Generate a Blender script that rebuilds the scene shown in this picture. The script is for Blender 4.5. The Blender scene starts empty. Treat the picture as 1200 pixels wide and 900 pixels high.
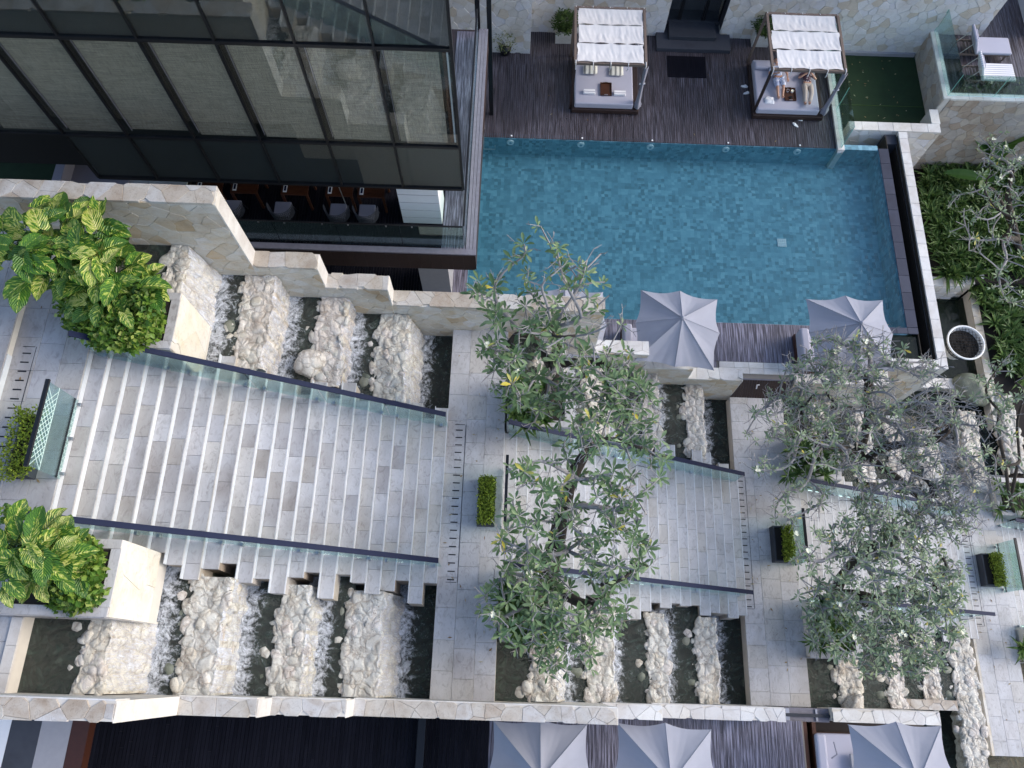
import bpy, bmesh, math, random
from mathutils import Vector, Matrix, noise
rnd = random.Random(7)
S = bpy.context.scene
C = S.collection
# ------------------------------------------------------------------ camera
CAM_Z = 22.4
FPX = 908.0
n_ = Vector((591-600, 789-450, FPX)).normalized()             # straight down, in lens axes
ax = 685-600
y_ = Vector((ax, -(n_.x*ax+n_.z*FPX)/n_.y, FPX)).normalized()
x_ = n_.cross(y_)
if x_.x < 0: x_ = -x_
ROWS = (x_, y_, -n_)
cd = bpy.data.cameras.new('camera'); cam = bpy.data.objects.new('camera', cd); C.objects.link(cam)
cd.sensor_width = 36; cd.lens = FPX/1200*36; cd.clip_end = 5000; cd.clip_start = .1
cam.matrix_world = Matrix(((x_.x, -x_.y, -x_.z, 0), (y_.x, -y_.y, -y_.z, 0), (-n_.x, n_.y, n_.z, CAM_Z), (0, 0, 0, 1)))
S.camera = cam
S.render.resolution_x = 1024; S.render.resolution_y = 768
def at(px, py, z):
    """point of the place at height z seen along a line of sight (measuring helper)"""
    v = Vector((px-600, py-450, FPX)); d = Vector([r.dot(v) for r in ROWS]); t = (z-CAM_Z)/d.z
    return Vector((d.x*t, d.y*t, z))
# ------------------------------------------------------------------ light
SUN_EL, SUN_AZ = 34, 8        # azimuth measured from +X towards +Y
w = bpy.data.worlds.new('World'); S.world = w; w.use_nodes = True
nt = w.node_tree; bg = nt.nodes['Background']; sk = nt.nodes.new('ShaderNodeTexSky')
sk.sky_type = 'NISHITA'; sk.sun_disc = False; sk.sun_elevation = math.radians(SUN_EL); sk.sun_rotation = math.radians(90-SUN_AZ)
sk.air_density = 1.0; sk.dust_density = 2.0
nt.links.new(sk.outputs[0], bg.inputs[0]); bg.inputs[1].default_value = .15
sl = bpy.data.lights.new('sun', 'SUN'); sun = bpy.data.objects.new('sun', sl); C.objects.link(sun)
sl.energy = .8; sl.angle = math.radians(24); sl.color = (1, .95, .88)
e, a = math.radians(SUN_EL), math.radians(SUN_AZ)
sd = Vector((math.cos(e)*math.cos(a), math.cos(e)*math.sin(a), math.sin(e)))
sun.rotation_euler = sd.to_track_quat('Z', 'Y').to_euler(); sun.location = (30, 5, 40)
S.view_settings.view_transform = 'Standard'; S.view_settings.look = 'None'; S.view_settings.gamma = 1
S.view_settings.exposure = 1.06
S.cycles.transparent_max_bounces = 24; S.cycles.max_bounces = 8
# ------------------------------------------------------------------ materials
def srgb(h):
    h = h.lstrip('#'); v = [int(h[i:i+2], 16)/255 for i in (0, 2, 4)]
    return tuple((c/12.92 if c <= .04045 else ((c+.055)/1.055)**2.4) for c in v)
class N:
    def __init__(s, name):
        s.m = bpy.data.materials.new(name); s.m.use_nodes = True; s.t = s.m.node_tree
        s.b = s.t.nodes['Principled BSDF']; s.out = s.t.nodes['Material Output']
    def n(s, k, **kw):
        x = s.t.nodes.new('ShaderNode'+k)
        for a, v in kw.items():
            if a.startswith('i_'): x.inputs[a[2:].replace('_', ' ')].default_value = v
            else: setattr(x, a, v)
        return x
    def l(s, a, b): s.t.links.new(a, b)
    def pos(s, scale=(1, 1, 1), obj=False):
        g = s.n('TexCoord').outputs['Object'] if obj else s.n('NewGeometry').outputs['Position']
        mp = s.n('Mapping'); mp.inputs['Scale'].default_value = scale; s.l(g, mp.inputs[0]); return mp.outputs[0]
    def noise(s, scale, detail=4, rough=.55, vec=None, dist=0):
        x = s.n('TexNoise'); x.inputs['Scale'].default_value = scale; x.inputs['Detail'].default_value = detail
        x.inputs['Roughness'].default_value = rough; x.inputs['Distortion'].default_value = dist
        if vec is not None: s.l(vec, x.inputs['Vector'])
        return x.outputs['Fac']
    def ramp(s, fac, stops, interp='LINEAR'):
        x = s.n('ValToRGB'); r = x.color_ramp; r.interpolation = interp
        while len(r.elements) < len(stops): r.elements.new(.5)
        for el, (p, c) in zip(r.elements, stops): el.position = p; el.color = (*c, 1) if len(c) == 3 else c
        s.l(fac, x.inputs[0]); return x.outputs[0]
    def mix(s, f, a, b, mode='MIX'):
        x = s.n('Mix', data_type='RGBA', blend_type=mode)
        for v, i in ((f, 0), (a, 6), (b, 7)):
            if hasattr(v, 'links') or hasattr(v, 'is_linked'): s.l(v, x.inputs[i])
            elif i == 0: x.inputs[0].default_value = v
            else: x.inputs[i].default_value = (*v, 1)
        return x.outputs[2]
    def math(s, op, a, b=0., c=None):
        x = s.n('Math', operation=op)
        for i, v in enumerate((a, b) if c is None else (a, b, c)):
            if hasattr(v, 'is_linked'): s.l(v, x.inputs[i])
            else: x.inputs[i].default_value = v
        return x.outputs[0]
    def rand(s):
        o = s.n('ObjectInfo').outputs['Random']; i = s.n('NewGeometry').outputs['Random Per Island']
        return s.math('FRACT', s.math('ADD', s.math('MULTIPLY', o, 7.13), s.math('MULTIPLY', i, 3.7)))
    def bump(s, h, strength=.3, dist=.01):
        x = s.n('Bump'); x.inputs['Strength'].default_value = strength; x.inputs['Distance'].default_value = dist
        s.l(h, x.inputs['Height']); s.l(x.outputs[0], s.b.inputs['Normal'])
    def set(s, col=None, rough=.6, metal=0, spec=.5):
        if col is not None:
            if hasattr(col, 'is_linked'): s.l(col, s.b.inputs['Base Color'])
            else: s.b.inputs['Base Color'].default_value = (*col, 1)
        s.b.inputs['Roughness'].default_value = rough; s.b.inputs['Metallic'].default_value = metal
        s.b.inputs['Specular IOR Level'].default_value = spec
        return s.m
def flat(name, col, rough=.6, metal=0, var=.12, scale=6, bump=.15):
    m = N(name); f = m.noise(scale, 5, .6, m.pos())
    c = m.mix(f, tuple(x*(1-var) for x in col), tuple(min(1, x*(1+var)) for x in col))
    m.set(c, rough, metal)
    if bump: m.bump(m.noise(scale*12, 3, .6, m.pos()), bump, .004)
    return m.m
def stone(name, cols, vein=.25, dark=(.2, .18, .16), rough=.65, scale=2.2, pore=0., bump=.25, stretch=(1, 1, 1), stain=.5, joint=0):
    m = N(name); st = [(i/len(cols), c) for i, c in enumerate(cols)]
    base = m.ramp(m.rand(), st, 'CONSTANT')
    p = m.pos(stretch)
    a = m.noise(scale, 6, .62, p, .6); b = m.noise(scale*5, 4, .7, p, 1.5); c = m.noise(scale*.35, 3, .6, m.pos())
    base = m.mix(m.ramp(a, [(.42, (0, 0, 0)), (.7, (1, 1, 1))]), base, m.mix(.6, base, dark, 'MULTIPLY'))
    nd = m.mix(vein, base, m.ramp(b, [(.3, (.55, .52, .5)), (.5, (1, 1, 1)), (.8, (.86, .84, .82))]), 'MULTIPLY')
    sm = m.ramp(c, [(.52, (0, 0, 0)), (.72, (stain, stain, stain))])
    nd = m.mix(sm, nd, m.mix(1, nd, (.62, .56, .5), 'MULTIPLY'))
    h = b
    if pore:
        v = m.n('TexVoronoi'); v.inputs['Scale'].default_value = 19; m.l(m.pos(), v.inputs['Vector'])
        pm = m.ramp(v.outputs['Distance'], [(.12, (1, 1, 1)), (.30, (0, 0, 0))])
        gate = m.ramp(m.noise(3, 3, .5, m.pos()), [(.5, (0, 0, 0)), (.62, (1, 1, 1))])
        pp = m.mix(1, pm, gate, 'MULTIPLY')
        nd = m.mix(m.math('MULTIPLY', pp, pore), nd, (.12, .08, .06))
    if joint:
        w1 = m.n('TexNoise'); w1.inputs['Scale'].default_value = 5; m.l(m.pos(), w1.inputs['Vector'])
        w2 = m.n('VectorMath', operation='MULTIPLY_ADD'); m.l(w1.outputs['Color'], w2.inputs[0]); w2.inputs[1].default_value = (.22, .22, .22); m.l(m.n('NewGeometry').outputs['Position'], w2.inputs[2])
        v2 = m.n('TexVoronoi', feature='DISTANCE_TO_EDGE'); v2.inputs['Scale'].default_value = 4.2; m.l(w2.outputs[0], v2.inputs['Vector'])
        jm = m.ramp(v2.outputs['Distance'], [(.0, (joint,)*3), (.05, (joint*.75,)*3), (.12, (0, 0, 0))])
        nd = m.mix(m.math('MULTIPLY', jm, m.ramp(a, [(.3, (.45,)*3), (.6, (1,)*3)])), nd, (.20, .15, .11))
        h = m.math('ADD', m.math('MULTIPLY', b, .7), m.math('MULTIPLY', m.ramp(v2.outputs['Distance'], [(0, (0, 0, 0)), (.2, (1, 1, 1))]), .8))
    m.set(nd, rough); m.bump(h, bump, .02)
    return m.m
M = {}
M['paving'] = stone('paving stone', [(.50, .505, .525), (.515, .52, .54), (.485, .49, .505), (.505, .50, .51), (.53, .53, .54), (.50, .49, .475)], .75, (.68, .66, .64), .5, 1.7, stretch=(1, .55, 1), stain=.6)
M['nosing'] = stone('pale worn nosing', [(.66, .675, .70), (.63, .645, .67)], .3, (.8, .79, .77), .55, 3, stain=.5)
M['shadewornpaving'] = stone('worn and shade-darkened grey paving', [(.42, .425, .45), (.43, .435, .46), (.415, .42, .44), (.44, .445, .47), (.43, .425, .43), (.415, .405, .395)], .6, (.6, .57, .54), .5, 1.3, stretch=(1, .55, 1), stain=.8)  # stains and wear, plus the left stairs' shade mixed into a darker colour
M['riser'] = stone('riser stone', [(.56, .60, .65), (.60, .635, .68), (.54, .575, .62)], .2, (.85, .84, .83), .6, 2, stain=.2)
M['flag'] = stone('cream flagstone', [(.60, .57, .51), (.63, .61, .56), (.59, .56, .50), (.62, .61, .58), (.54, .45, .33), (.61, .58, .52), (.58, .54, .47), (.63, .62, .60), (.55, .50, .42), (.60, .58, .53)], .5, (.85, .68, .44), .6, 2.2, stretch=(1, 1, 2.0), stain=.7)
M['cap'] = stone('wall cap stone', [(.52, .49, .44), (.54, .52, .49), (.50, .47, .42), (.52, .51, .49), (.51, .48, .43), (.47, .42, .36), (.53, .52, .51)], .7, (.70, .58, .46), .6, 3.4, stain=.8)
M['whitecap'] = stone('pale limestone', [(.66, .66, .65), (.7, .69, .66), (.62, .61, .6)], .3, (.75, .7, .65), .55, 2)
M['cobble'] = stone('pale wall stone', [(.64, .64, .65), (.68, .67, .66), (.63, .61, .57), (.66, .66, .69), (.65, .63, .6), (.58, .52, .44), (.7, .7, .71), (.66, .65, .64)], .3, (.84, .8, .76), .6, 2.4, stain=.3)
M['darkstone'] = stone('darker wall stone', [(.42, .39, .36), (.46, .44, .42), (.5, .46, .4), (.4, .34, .28)], .4, (.7, .64, .58), .65, 2)  # browner, darker stone for step bodies and some wall faces
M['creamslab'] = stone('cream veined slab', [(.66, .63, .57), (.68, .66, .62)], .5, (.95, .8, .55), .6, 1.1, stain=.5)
M['mortar'] = flat('mortar', (.58, .55, .5), .8)
M['greymortar'] = flat('dark mortar', (.22, .2, .18), .85)
M['rock'] = stone('waterfall rock', [(.64, .625, .57), (.61, .61, .56), (.67, .65, .61), (.62, .60, .53), (.60, .60, .56), (.65, .615, .575)], .7, (.66, .6, .52), .65, 4.2, pore=.95, bump=1.0, stain=.65, joint=.5)
M['wetrock'] = stone('submerged rock', [(.16, .18, .14), (.24, .25, .2), (.12, .14, .11)], .4, (.5, .5, .4), .4, 4, bump=.8)
M['rockjoint'] = flat('rock joint', (.45, .42, .38), .85, var=.4, bump=.9, scale=9)
M['slate'] = stone('dark slate', [(.045, .05, .062), (.055, .06, .075)], .2, (.8, .8, .85), .45, 3, bump=.1)
M['poolslate'] = stone('pool edge slate', [(.05, .056, .085), (.06, .066, .095), (.045, .05, .075)], .2, (.8, .8, .85), .4, 3, bump=.1)
for k_ in ('slate', 'poolslate'): M[k_].node_tree.nodes['Principled BSDF'].inputs['Specular IOR Level'].default_value = .2; M[k_].node_tree.nodes['Principled BSDF'].inputs['Roughness'].default_value = .6
M['concrete'] = flat('grey plaster', (.3, .3, .33), .7)
M['white'] = flat('white plaster', (.72, .73, .76), .6, var=.05)
M['lilac'] = flat('mauve grey plaster', (.3, .29, .36), .6, var=.05)
M['rail'] = flat('navy powder coated metal', (.010, .016, .045), .6, 0, bump=0); M['rail'].node_tree.nodes['Principled BSDF'].inputs['Specular IOR Level'].default_value = .15
M['black'] = flat('black metal', (.012, .013, .016), .35, .3, bump=0)
M['steel'] = flat('brushed steel', (.5, .5, .52), .3, .9, bump=0)
M['darkwood'] = flat('dark stained timber', (.035, .02, .017), .45, var=.3, scale=9)
M['redwood'] = flat('red brown timber', (.06, .02, .009), .4, var=.35, scale=9)
M['darkred'] = flat('dark red floor timber', (.05, .016, .009), .4, var=.35, scale=9)
M['greywood'] = flat('silvered timber', (.17, .165, .2), .5, var=.3, scale=9)
M['cabwood'] = flat('weathered brown timber', (.16, .12, .1), .55, var=.3, scale=9)
def planks(name, ca, cb, pale, amt, wd, rough=.42):
    m = N(name); r = m.rand(); c = m.mix(r, ca, cb)
    s = m.noise(1, 5, .62, m.pos((30, 1.2, 1))); g = m.noise(.45, 3, .6, m.pos())
    k = m.math('MULTIPLY', m.ramp(s, [(.45, (0, 0, 0)), (.62, (1, 1, 1))]), m.ramp(g, [(.3, (amt*.25,)*3), (.7, (amt,)*3)]))
    m.set(m.mix(k, c, pale), rough); m.bump(s, .4, .01); return m.m
M['deck'] = planks('dark deck boards', (.022, .018, .022), (.046, .037, .044), (.22, .21, .26), .6, .09)
M['deckgrey'] = planks('silvered deck boards', (.05, .045, .06), (.10, .092, .12), (.36, .35, .45), .9, .09)
M['deckblack'] = planks('shaded black deck boards', (.004, .004, .007), (.009, .009, .014), (.02, .02, .032), .4, .09, .6)  # near-black colour holds the shade lying on the lower deck
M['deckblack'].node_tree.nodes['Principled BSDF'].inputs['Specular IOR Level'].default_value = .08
def cloth(name, col, rough=.85, weave=90, trans=0., var=.06):
    m = N(name); f = m.noise(2.2, 4, .6, m.pos()); c = m.mix(f, tuple(x*(1-var) for x in col), tuple(min(1, x*(1+var)) for x in col))
    m.set(c, rough, spec=.2); m.bump(m.noise(weave, 2, .5, m.pos()), .25, .003)
    if trans:
        t = m.n('BsdfTranslucent'); m.l(c, t.inputs[0]); x = m.n('MixShader'); x.inputs[0].default_value = trans
        m.l(m.b.outputs[0], x.inputs[1]); m.l(t.outputs[0], x.inputs[2]); m.l(x.outputs[0], m.out.inputs[0])
    return m.m
M['umbrella'] = cloth('lavender grey canvas', (.385, .40, .47), trans=.25, var=.1)
M['canopy'] = cloth('white cotton', (.78, .77, .78), trans=.15)
M['mattress'] = cloth('pale grey cushion fabric', (.42, .42, .5))
M['cushion'] = cloth('grey seat fabric', (.25, .25, .3))
M['sheer'] = cloth('tied curtain cloth', (.32, .32, .38), trans=.2)
M['towel'] = cloth('white towelling', (.8, .8, .82))
def stripes(name, a, b, scale, axis=0, duty=.5):
    m = N(name); sp = m.n('SeparateXYZ'); m.l(m.n('TexCoord').outputs['Object'], sp.inputs[0])
    f = m.math('FRACT', m.math('MULTIPLY', sp.outputs[axis], scale)); g = m.math('GREATER_THAN', f, duty)
    m.set(m.mix(g, a, b), .85, spec=.2); return m.m
M['stripe'] = stripes('striped lounger cloth', (.74, .74, .76), (.28, .26, .36), 11, 1, .8)
M['stripepillow'] = stripes('striped pillow cloth', (.7, .69, .62), (.25, .25, .24), 6, 0, .6)
M['lawn'] = flat('artificial grass', (.009, .028, .008), .95, var=.45, scale=3.5, bump=.6)
# blinds
m = N('woven roller blind'); a1 = m.noise(1, 4, .8, m.pos((2.5, 2.5, 150))); a2 = m.noise(1, 3, .7, m.pos((90, 1, 4)))
f = m.math('ADD', m.math('MULTIPLY', a1, .65), m.math('MULTIPLY', a2, .35))
M['blind'] = m.set(m.ramp(f, [(.40, (.15, .135, .105)), (.5, (.28, .25, .20)), (.60, (.47, .42, .335))]), .9, spec=.1)
# glass : see-through tint plus a mirror by angle
def glass(name, tint, amount=1.0, ior=1.5, extra=0.):
    m = N(name); t = m.n('BsdfTransparent'); t.inputs[0].default_value = (*tint, 1)
    g = m.n('BsdfGlossy'); g.inputs['Roughness'].default_value = .01; g.inputs['Color'].default_value = (.9, .97, 1, 1)
    fr = m.n('Fresnel'); fr.inputs[0].default_value = ior
    k = m.math('ADD', m.math('MULTIPLY', fr.outputs[0], amount), extra)
    x = m.n('MixShader'); m.l(k, x.inputs[0]); m.l(t.outputs[0], x.inputs[1]); m.l(g.outputs[0], x.inputs[2]); m.l(x.outputs[0], m.out.inputs[0])
    return m.m
M['glass'] = glass('green tinted balustrade glass', (.84, .935, .91), .6, extra=.01)
M['facade'] = glass('grey facade glass', (.92, .93, .92), .15, 1.5, .0)
M['edge'] = flat('glass edge', (.2, .5, .42), .2, bump=0, var=.02)
m = N('frosted lattice'); M['lattice'] = m.set((.45, .6, .57), .7)
M['spandrel'] = flat('dark spandrel panel', (.022, .028, .032), .5, var=.35, scale=1.5, bump=0)
# pool tiles
m = N('teal pool mosaic')
_nt = m.n('TexNoise'); _nt.inputs['Scale'].default_value = 3.5; _nt.inputs['Detail'].default_value = 2; m.l(m.pos(), _nt.inputs['Vector'])
_ma = m.n('VectorMath', operation='MULTIPLY_ADD'); m.l(_nt.outputs['Color'], _ma.inputs[0]); _ma.inputs[1].default_value = (.11, .11, 0); m.l(m.n('NewGeometry').outputs['Position'], _ma.inputs[2]); WARP = _ma.outputs[0]
def cell(k, off=0.):
    mp = m.n('Mapping'); mp.inputs['Scale'].default_value = (k, k, k); mp.inputs['Location'].default_value = (off, off*1.7, 0)
    m.l(WARP, mp.inputs[0]); fl = m.n('VectorMath', operation='FLOOR'); m.l(mp.outputs[0], fl.inputs[0])
    wn = m.n('TexWhiteNoise', noise_dimensions='3D'); m.l(fl.outputs[0], wn.inputs['Vector']); return wn.outputs['Value']
big = cell(4.2, .3); sm1 = cell(8.4, .6); mid = m.math('GREATER_THAN', cell(2.1, .1), .55)
v = m.math('ADD', m.math('MULTIPLY', sm1, m.math('SUBTRACT', 1.0, m.math('MULTIPLY', mid, .6))), m.math('MULTIPLY', big, m.math('MULTIPLY', mid, .6)))
v = m.math('ADD', m.math('MULTIPLY', v, .8), m.math('MULTIPLY', m.noise(.5, 3, .6, m.pos()), .25))
M['pooltile'] = m.set(m.ramp(v, [(.02, (.04, .09, .12)), (.12, (.09, .20, .26)), (.5, (.14, .305, .395)), (.85, (.205, .40, .50)), (1, (.27, .47, .57))]), .5)
def water(name, tint, bscale, bstr, mixk=.0, body=(0, 0, 0), spec=1.0):
    m = N(name); t = m.n('BsdfTransparent'); t.inputs[0].default_value = (*tint, 1)
    g = m.n('BsdfGlossy'); g.inputs['Roughness'].default_value = .03
    fr = m.n('Fresnel'); fr.inputs[0].default_value = 1.33
    bm = m.n('Bump'); bm.inputs['Strength'].default_value = bstr; bm.inputs['Distance'].default_value = .06
    h = m.noise(bscale, 3, .6, m.pos(), .5); m.l(h, bm.inputs['Height'])
    for nn in (g, fr): m.l(bm.outputs[0], nn.inputs['Normal'])
    d = m.n('BsdfDiffuse'); d.inputs[0].default_value = (*body, 1)
    x0 = m.n('MixShader'); x0.inputs[0].default_value = mixk; m.l(t.outputs[0], x0.inputs[1]); m.l(d.outputs[0], x0.inputs[2])
    x = m.n('MixShader'); m.l(m.math('MULTIPLY', fr.outputs[0], spec), x.inputs[0]); m.l(x0.outputs[0], x.inputs[1]); m.l(g.outputs[0], x.inputs[2]); m.l(x.outputs[0], m.out.inputs[0])
    return m.m
M['poolwater'] = water('pool water', (.80, .95, .96), 5, .6, .08, (.06, .25, .29), .75)
M['pond'] = water('dark pond water', (.3, .36, .3), 5, .25, .45, (.02, .03, .022))
# churned basin water, foam carried by a vertex attribute measured from the foot of the fall
m = N('churned basin water')
att = m.n('Attribute'); att.attribute_name = 'foam'
fo = att.outputs['Fac']
n1 = m.noise(2.4, 6, .7, m.pos(), 1.8); n2 = m.noise(9, 5, .75, m.pos(), 1.2)
nn = m.math('ADD', m.math('MULTIPLY', n1, .55), m.math('MULTIPLY', n2, .45))
k = m.math('ADD', m.math('MULTIPLY', fo, .40), m.math('SUBTRACT', nn, .81))
km = m.ramp(k, [(0.0, (0, 0, 0)), (.06, (.3, .3, .3)), (.2, (1, 1, 1))])
sp = m.ramp(m.math('ADD', m.math('MULTIPLY', m.noise(26, 4, .8, m.pos()), .7), m.math('MULTIPLY', n1, .4)), [(.62, (0, 0, 0)), (.76, (.30, .34, .36))])
spk = m.math('MULTIPLY', sp, m.math('MINIMUM', m.math('MULTIPLY', fo, 6.0), .9))
deep = m.ramp(n1, [(.35, (.003, .007, .005)), (.55, (.012, .024, .018)), (.75, (.05, .08, .062))])
c = m.mix(m.math('MAXIMUM', km, spk), deep, (.80, .84, .92))
m.set(c, .12); m.l(m.ramp(km, [(0, (.08,)*3), (1, (.6,)*3)]), m.b.inputs['Roughness'])
m.bump(m.math('ADD', n2, m.math('MULTIPLY', n1, 1.5)), .9, .05); M['basin'] = m.m
# falling water film
m = N('falling white water')
f = m.noise(1, 6, .75, m.pos((4, 22, 4)), .6); g = m.noise(2.2, 5, .65, m.pos())
al = m.ramp(m.math('ADD', m.math('MULTIPLY', f, .6), m.math('MULTIPLY', g, .5)), [(.44, (0,)*3), (.58, (.35,)*3), (.72, (.85,)*3)])
m.set((.70, .74, .84), .35); m.l(al, m.b.inputs['Alpha']); m.bump(f, .5, .03); M['fall'] = m.m
# plants
def leafm(name, stops, rough=.42, trans=.25, vein=None):
    m = N(name); c = m.ramp(m.rand(), stops); f = m.noise(7, 3, .6, m.pos())
    c = m.mix(f, m.mix(1, c, (.8, .8, .8), 'MULTIPLY'), m.mix(1, c, (1.2, 1.2, 1.1), 'MULTIPLY'))
    m.set(c, rough, spec=.22)
    t = m.n('BsdfTranslucent'); m.l(c, t.inputs[0]); x = m.n('MixShader'); x.inputs[0].default_value = trans
    m.l(m.b.outputs[0], x.inputs[1]); m.l(t.outputs[0], x.inputs[2]); m.l(x.outputs[0], m.out.inputs[0]); return m.m
M['frang'] = leafm('frangipani leaf', [(0, (.12, .20, .095)), (.3, (.17, .26, .14)), (.55, (.085, .155, .065)), (.85, (.23, .32, .18)), (.98, (.24, .32, .16)), (.99, (.5, .46, .10)), (1, (.5, .42, .06))])
M['strap'] = leafm('strap leaf', [(0, (.045, .10, .028)), (.5, (.085, .155, .045)), (1, (.14, .22, .07))], .4)
M['darkleaf'] = leafm('dark shrub leaf', [(0, (.03, .06, .02)), (.5, (.055, .10, .03)), (1, (.09, .14, .04))], .4)
M['hedge'] = leafm('clipped hedge leaf', [(0, (.09, .13, .02)), (.4, (.18, .24, .03)), (.8, (.3, .36, .05)), (1, (.36, .4, .06))], .45)
M['banana'] = leafm('broad tropical leaf', [(0, (.04, .10, .03)), (.5, (.07, .14, .03)), (1, (.10, .18, .04))], .3)
m = N('variegated climber leaf'); tc = m.n('TexCoord').outputs['UV']; s1 = m.n('SeparateXYZ'); m.l(tc, s1.inputs[0])
u, vv = s1.outputs[0], s1.outputs[1]
au = m.math('ABSOLUTE', m.math('SUBTRACT', u, .5))
rib = m.math('SUBTRACT', vv, m.math('MULTIPLY', au, .9))
rr = m.n('ObjectInfo').outputs['Random']
nz = m.n('TexNoise'); nz.inputs['Scale'].default_value = 4; nz.inputs['Detail'].default_value = 4; cmb = m.n('CombineXYZ')
m.l(m.math('MULTIPLY', rib, 2.3), cmb.inputs[0]); m.l(m.math('MULTIPLY', au, 1.2), cmb.inputs[1]); m.l(m.math('MULTIPLY', rr, 40.), cmb.inputs[2]); m.l(cmb.outputs[0], nz.inputs['Vector'])
mid = m.ramp(au, [(.0, (.25,)*3), (.05, (.02,)*3), (.4, (0, 0, 0))])
vf = m.math('ADD', m.math('ADD', nz.outputs['Fac'], mid), m.math('MULTIPLY', m.math('SUBTRACT', rr, .5), .22))
c = m.ramp(vf, [(.47, (.06, .16, .025)), (.54, (.13, .27, .03)), (.60, (.38, .47, .08)), (.76, (.62, .64, .22))])
m.set(c, .38, spec=.4); t = m.n('BsdfTranslucent'); m.l(c, t.inputs[0]); x = m.n('MixShader'); x.inputs[0].default_value = .2
bmp = m.n('Bump'); bmp.inputs['Strength'].default_value = .5; bmp.inputs['Distance'].default_value = .02
m.l(m.math('SINE', m.math('MULTIPLY', rib, 55.)), bmp.inputs['Height']); m.l(bmp.outputs[0], m.b.inputs['Normal'])
m.l(m.b.outputs[0], x.inputs[1]); m.l(t.outputs[0], x.inputs[2]); m.l(x.outputs[0], m.out.inputs[0]); M['pothos'] = m.m
M['bark'] = flat('pale grey bark', (.27, .26, .26), .8, var=.35, scale=8, bump=.6)
M['darkbark'] = flat('mossy dark bark', (.035, .028, .022), .85, var=.5, scale=10, bump=.8)
M['flower'] = flat('white blossom', (.8, .8, .62), .6, bump=0)
M['soil'] = flat('soil', (.014, .011, .010), .95, bump=.6)
M['skin'] = flat('skin', (.48, .27, .19), .5, bump=0, var=.05)
M['hair'] = flat('dark hair', (.015, .012, .01), .5)
M['beige'] = cloth('beige trousers', (.45, .4, .36))
m = N('patterned shirt'); v1 = m.n('TexVoronoi'); v1.inputs['Scale'].default_value = 14; m.l(m.pos(), v1.inputs[0])
M['shirt'] = m.set(m.ramp(v1.outputs['Distance'], [(.3, (.5, .42, .42)), (.42, (.03, .03, .05)), (.7, (.1, .04, .06))]), .85)
m = N('pale printed dress'); f = m.noise(9, 3, .6, m.pos())
M['dress'] = m.set(m.ramp(f, [(.42, (.62, .66, .78)), (.56, (.32, .38, .56))]), .85)
M['porcelain'] = flat('white enamel', (.78, .8, .82), .3, bump=0)
M['ground'] = flat('earth', (.09, .08, .06), .95)
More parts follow.
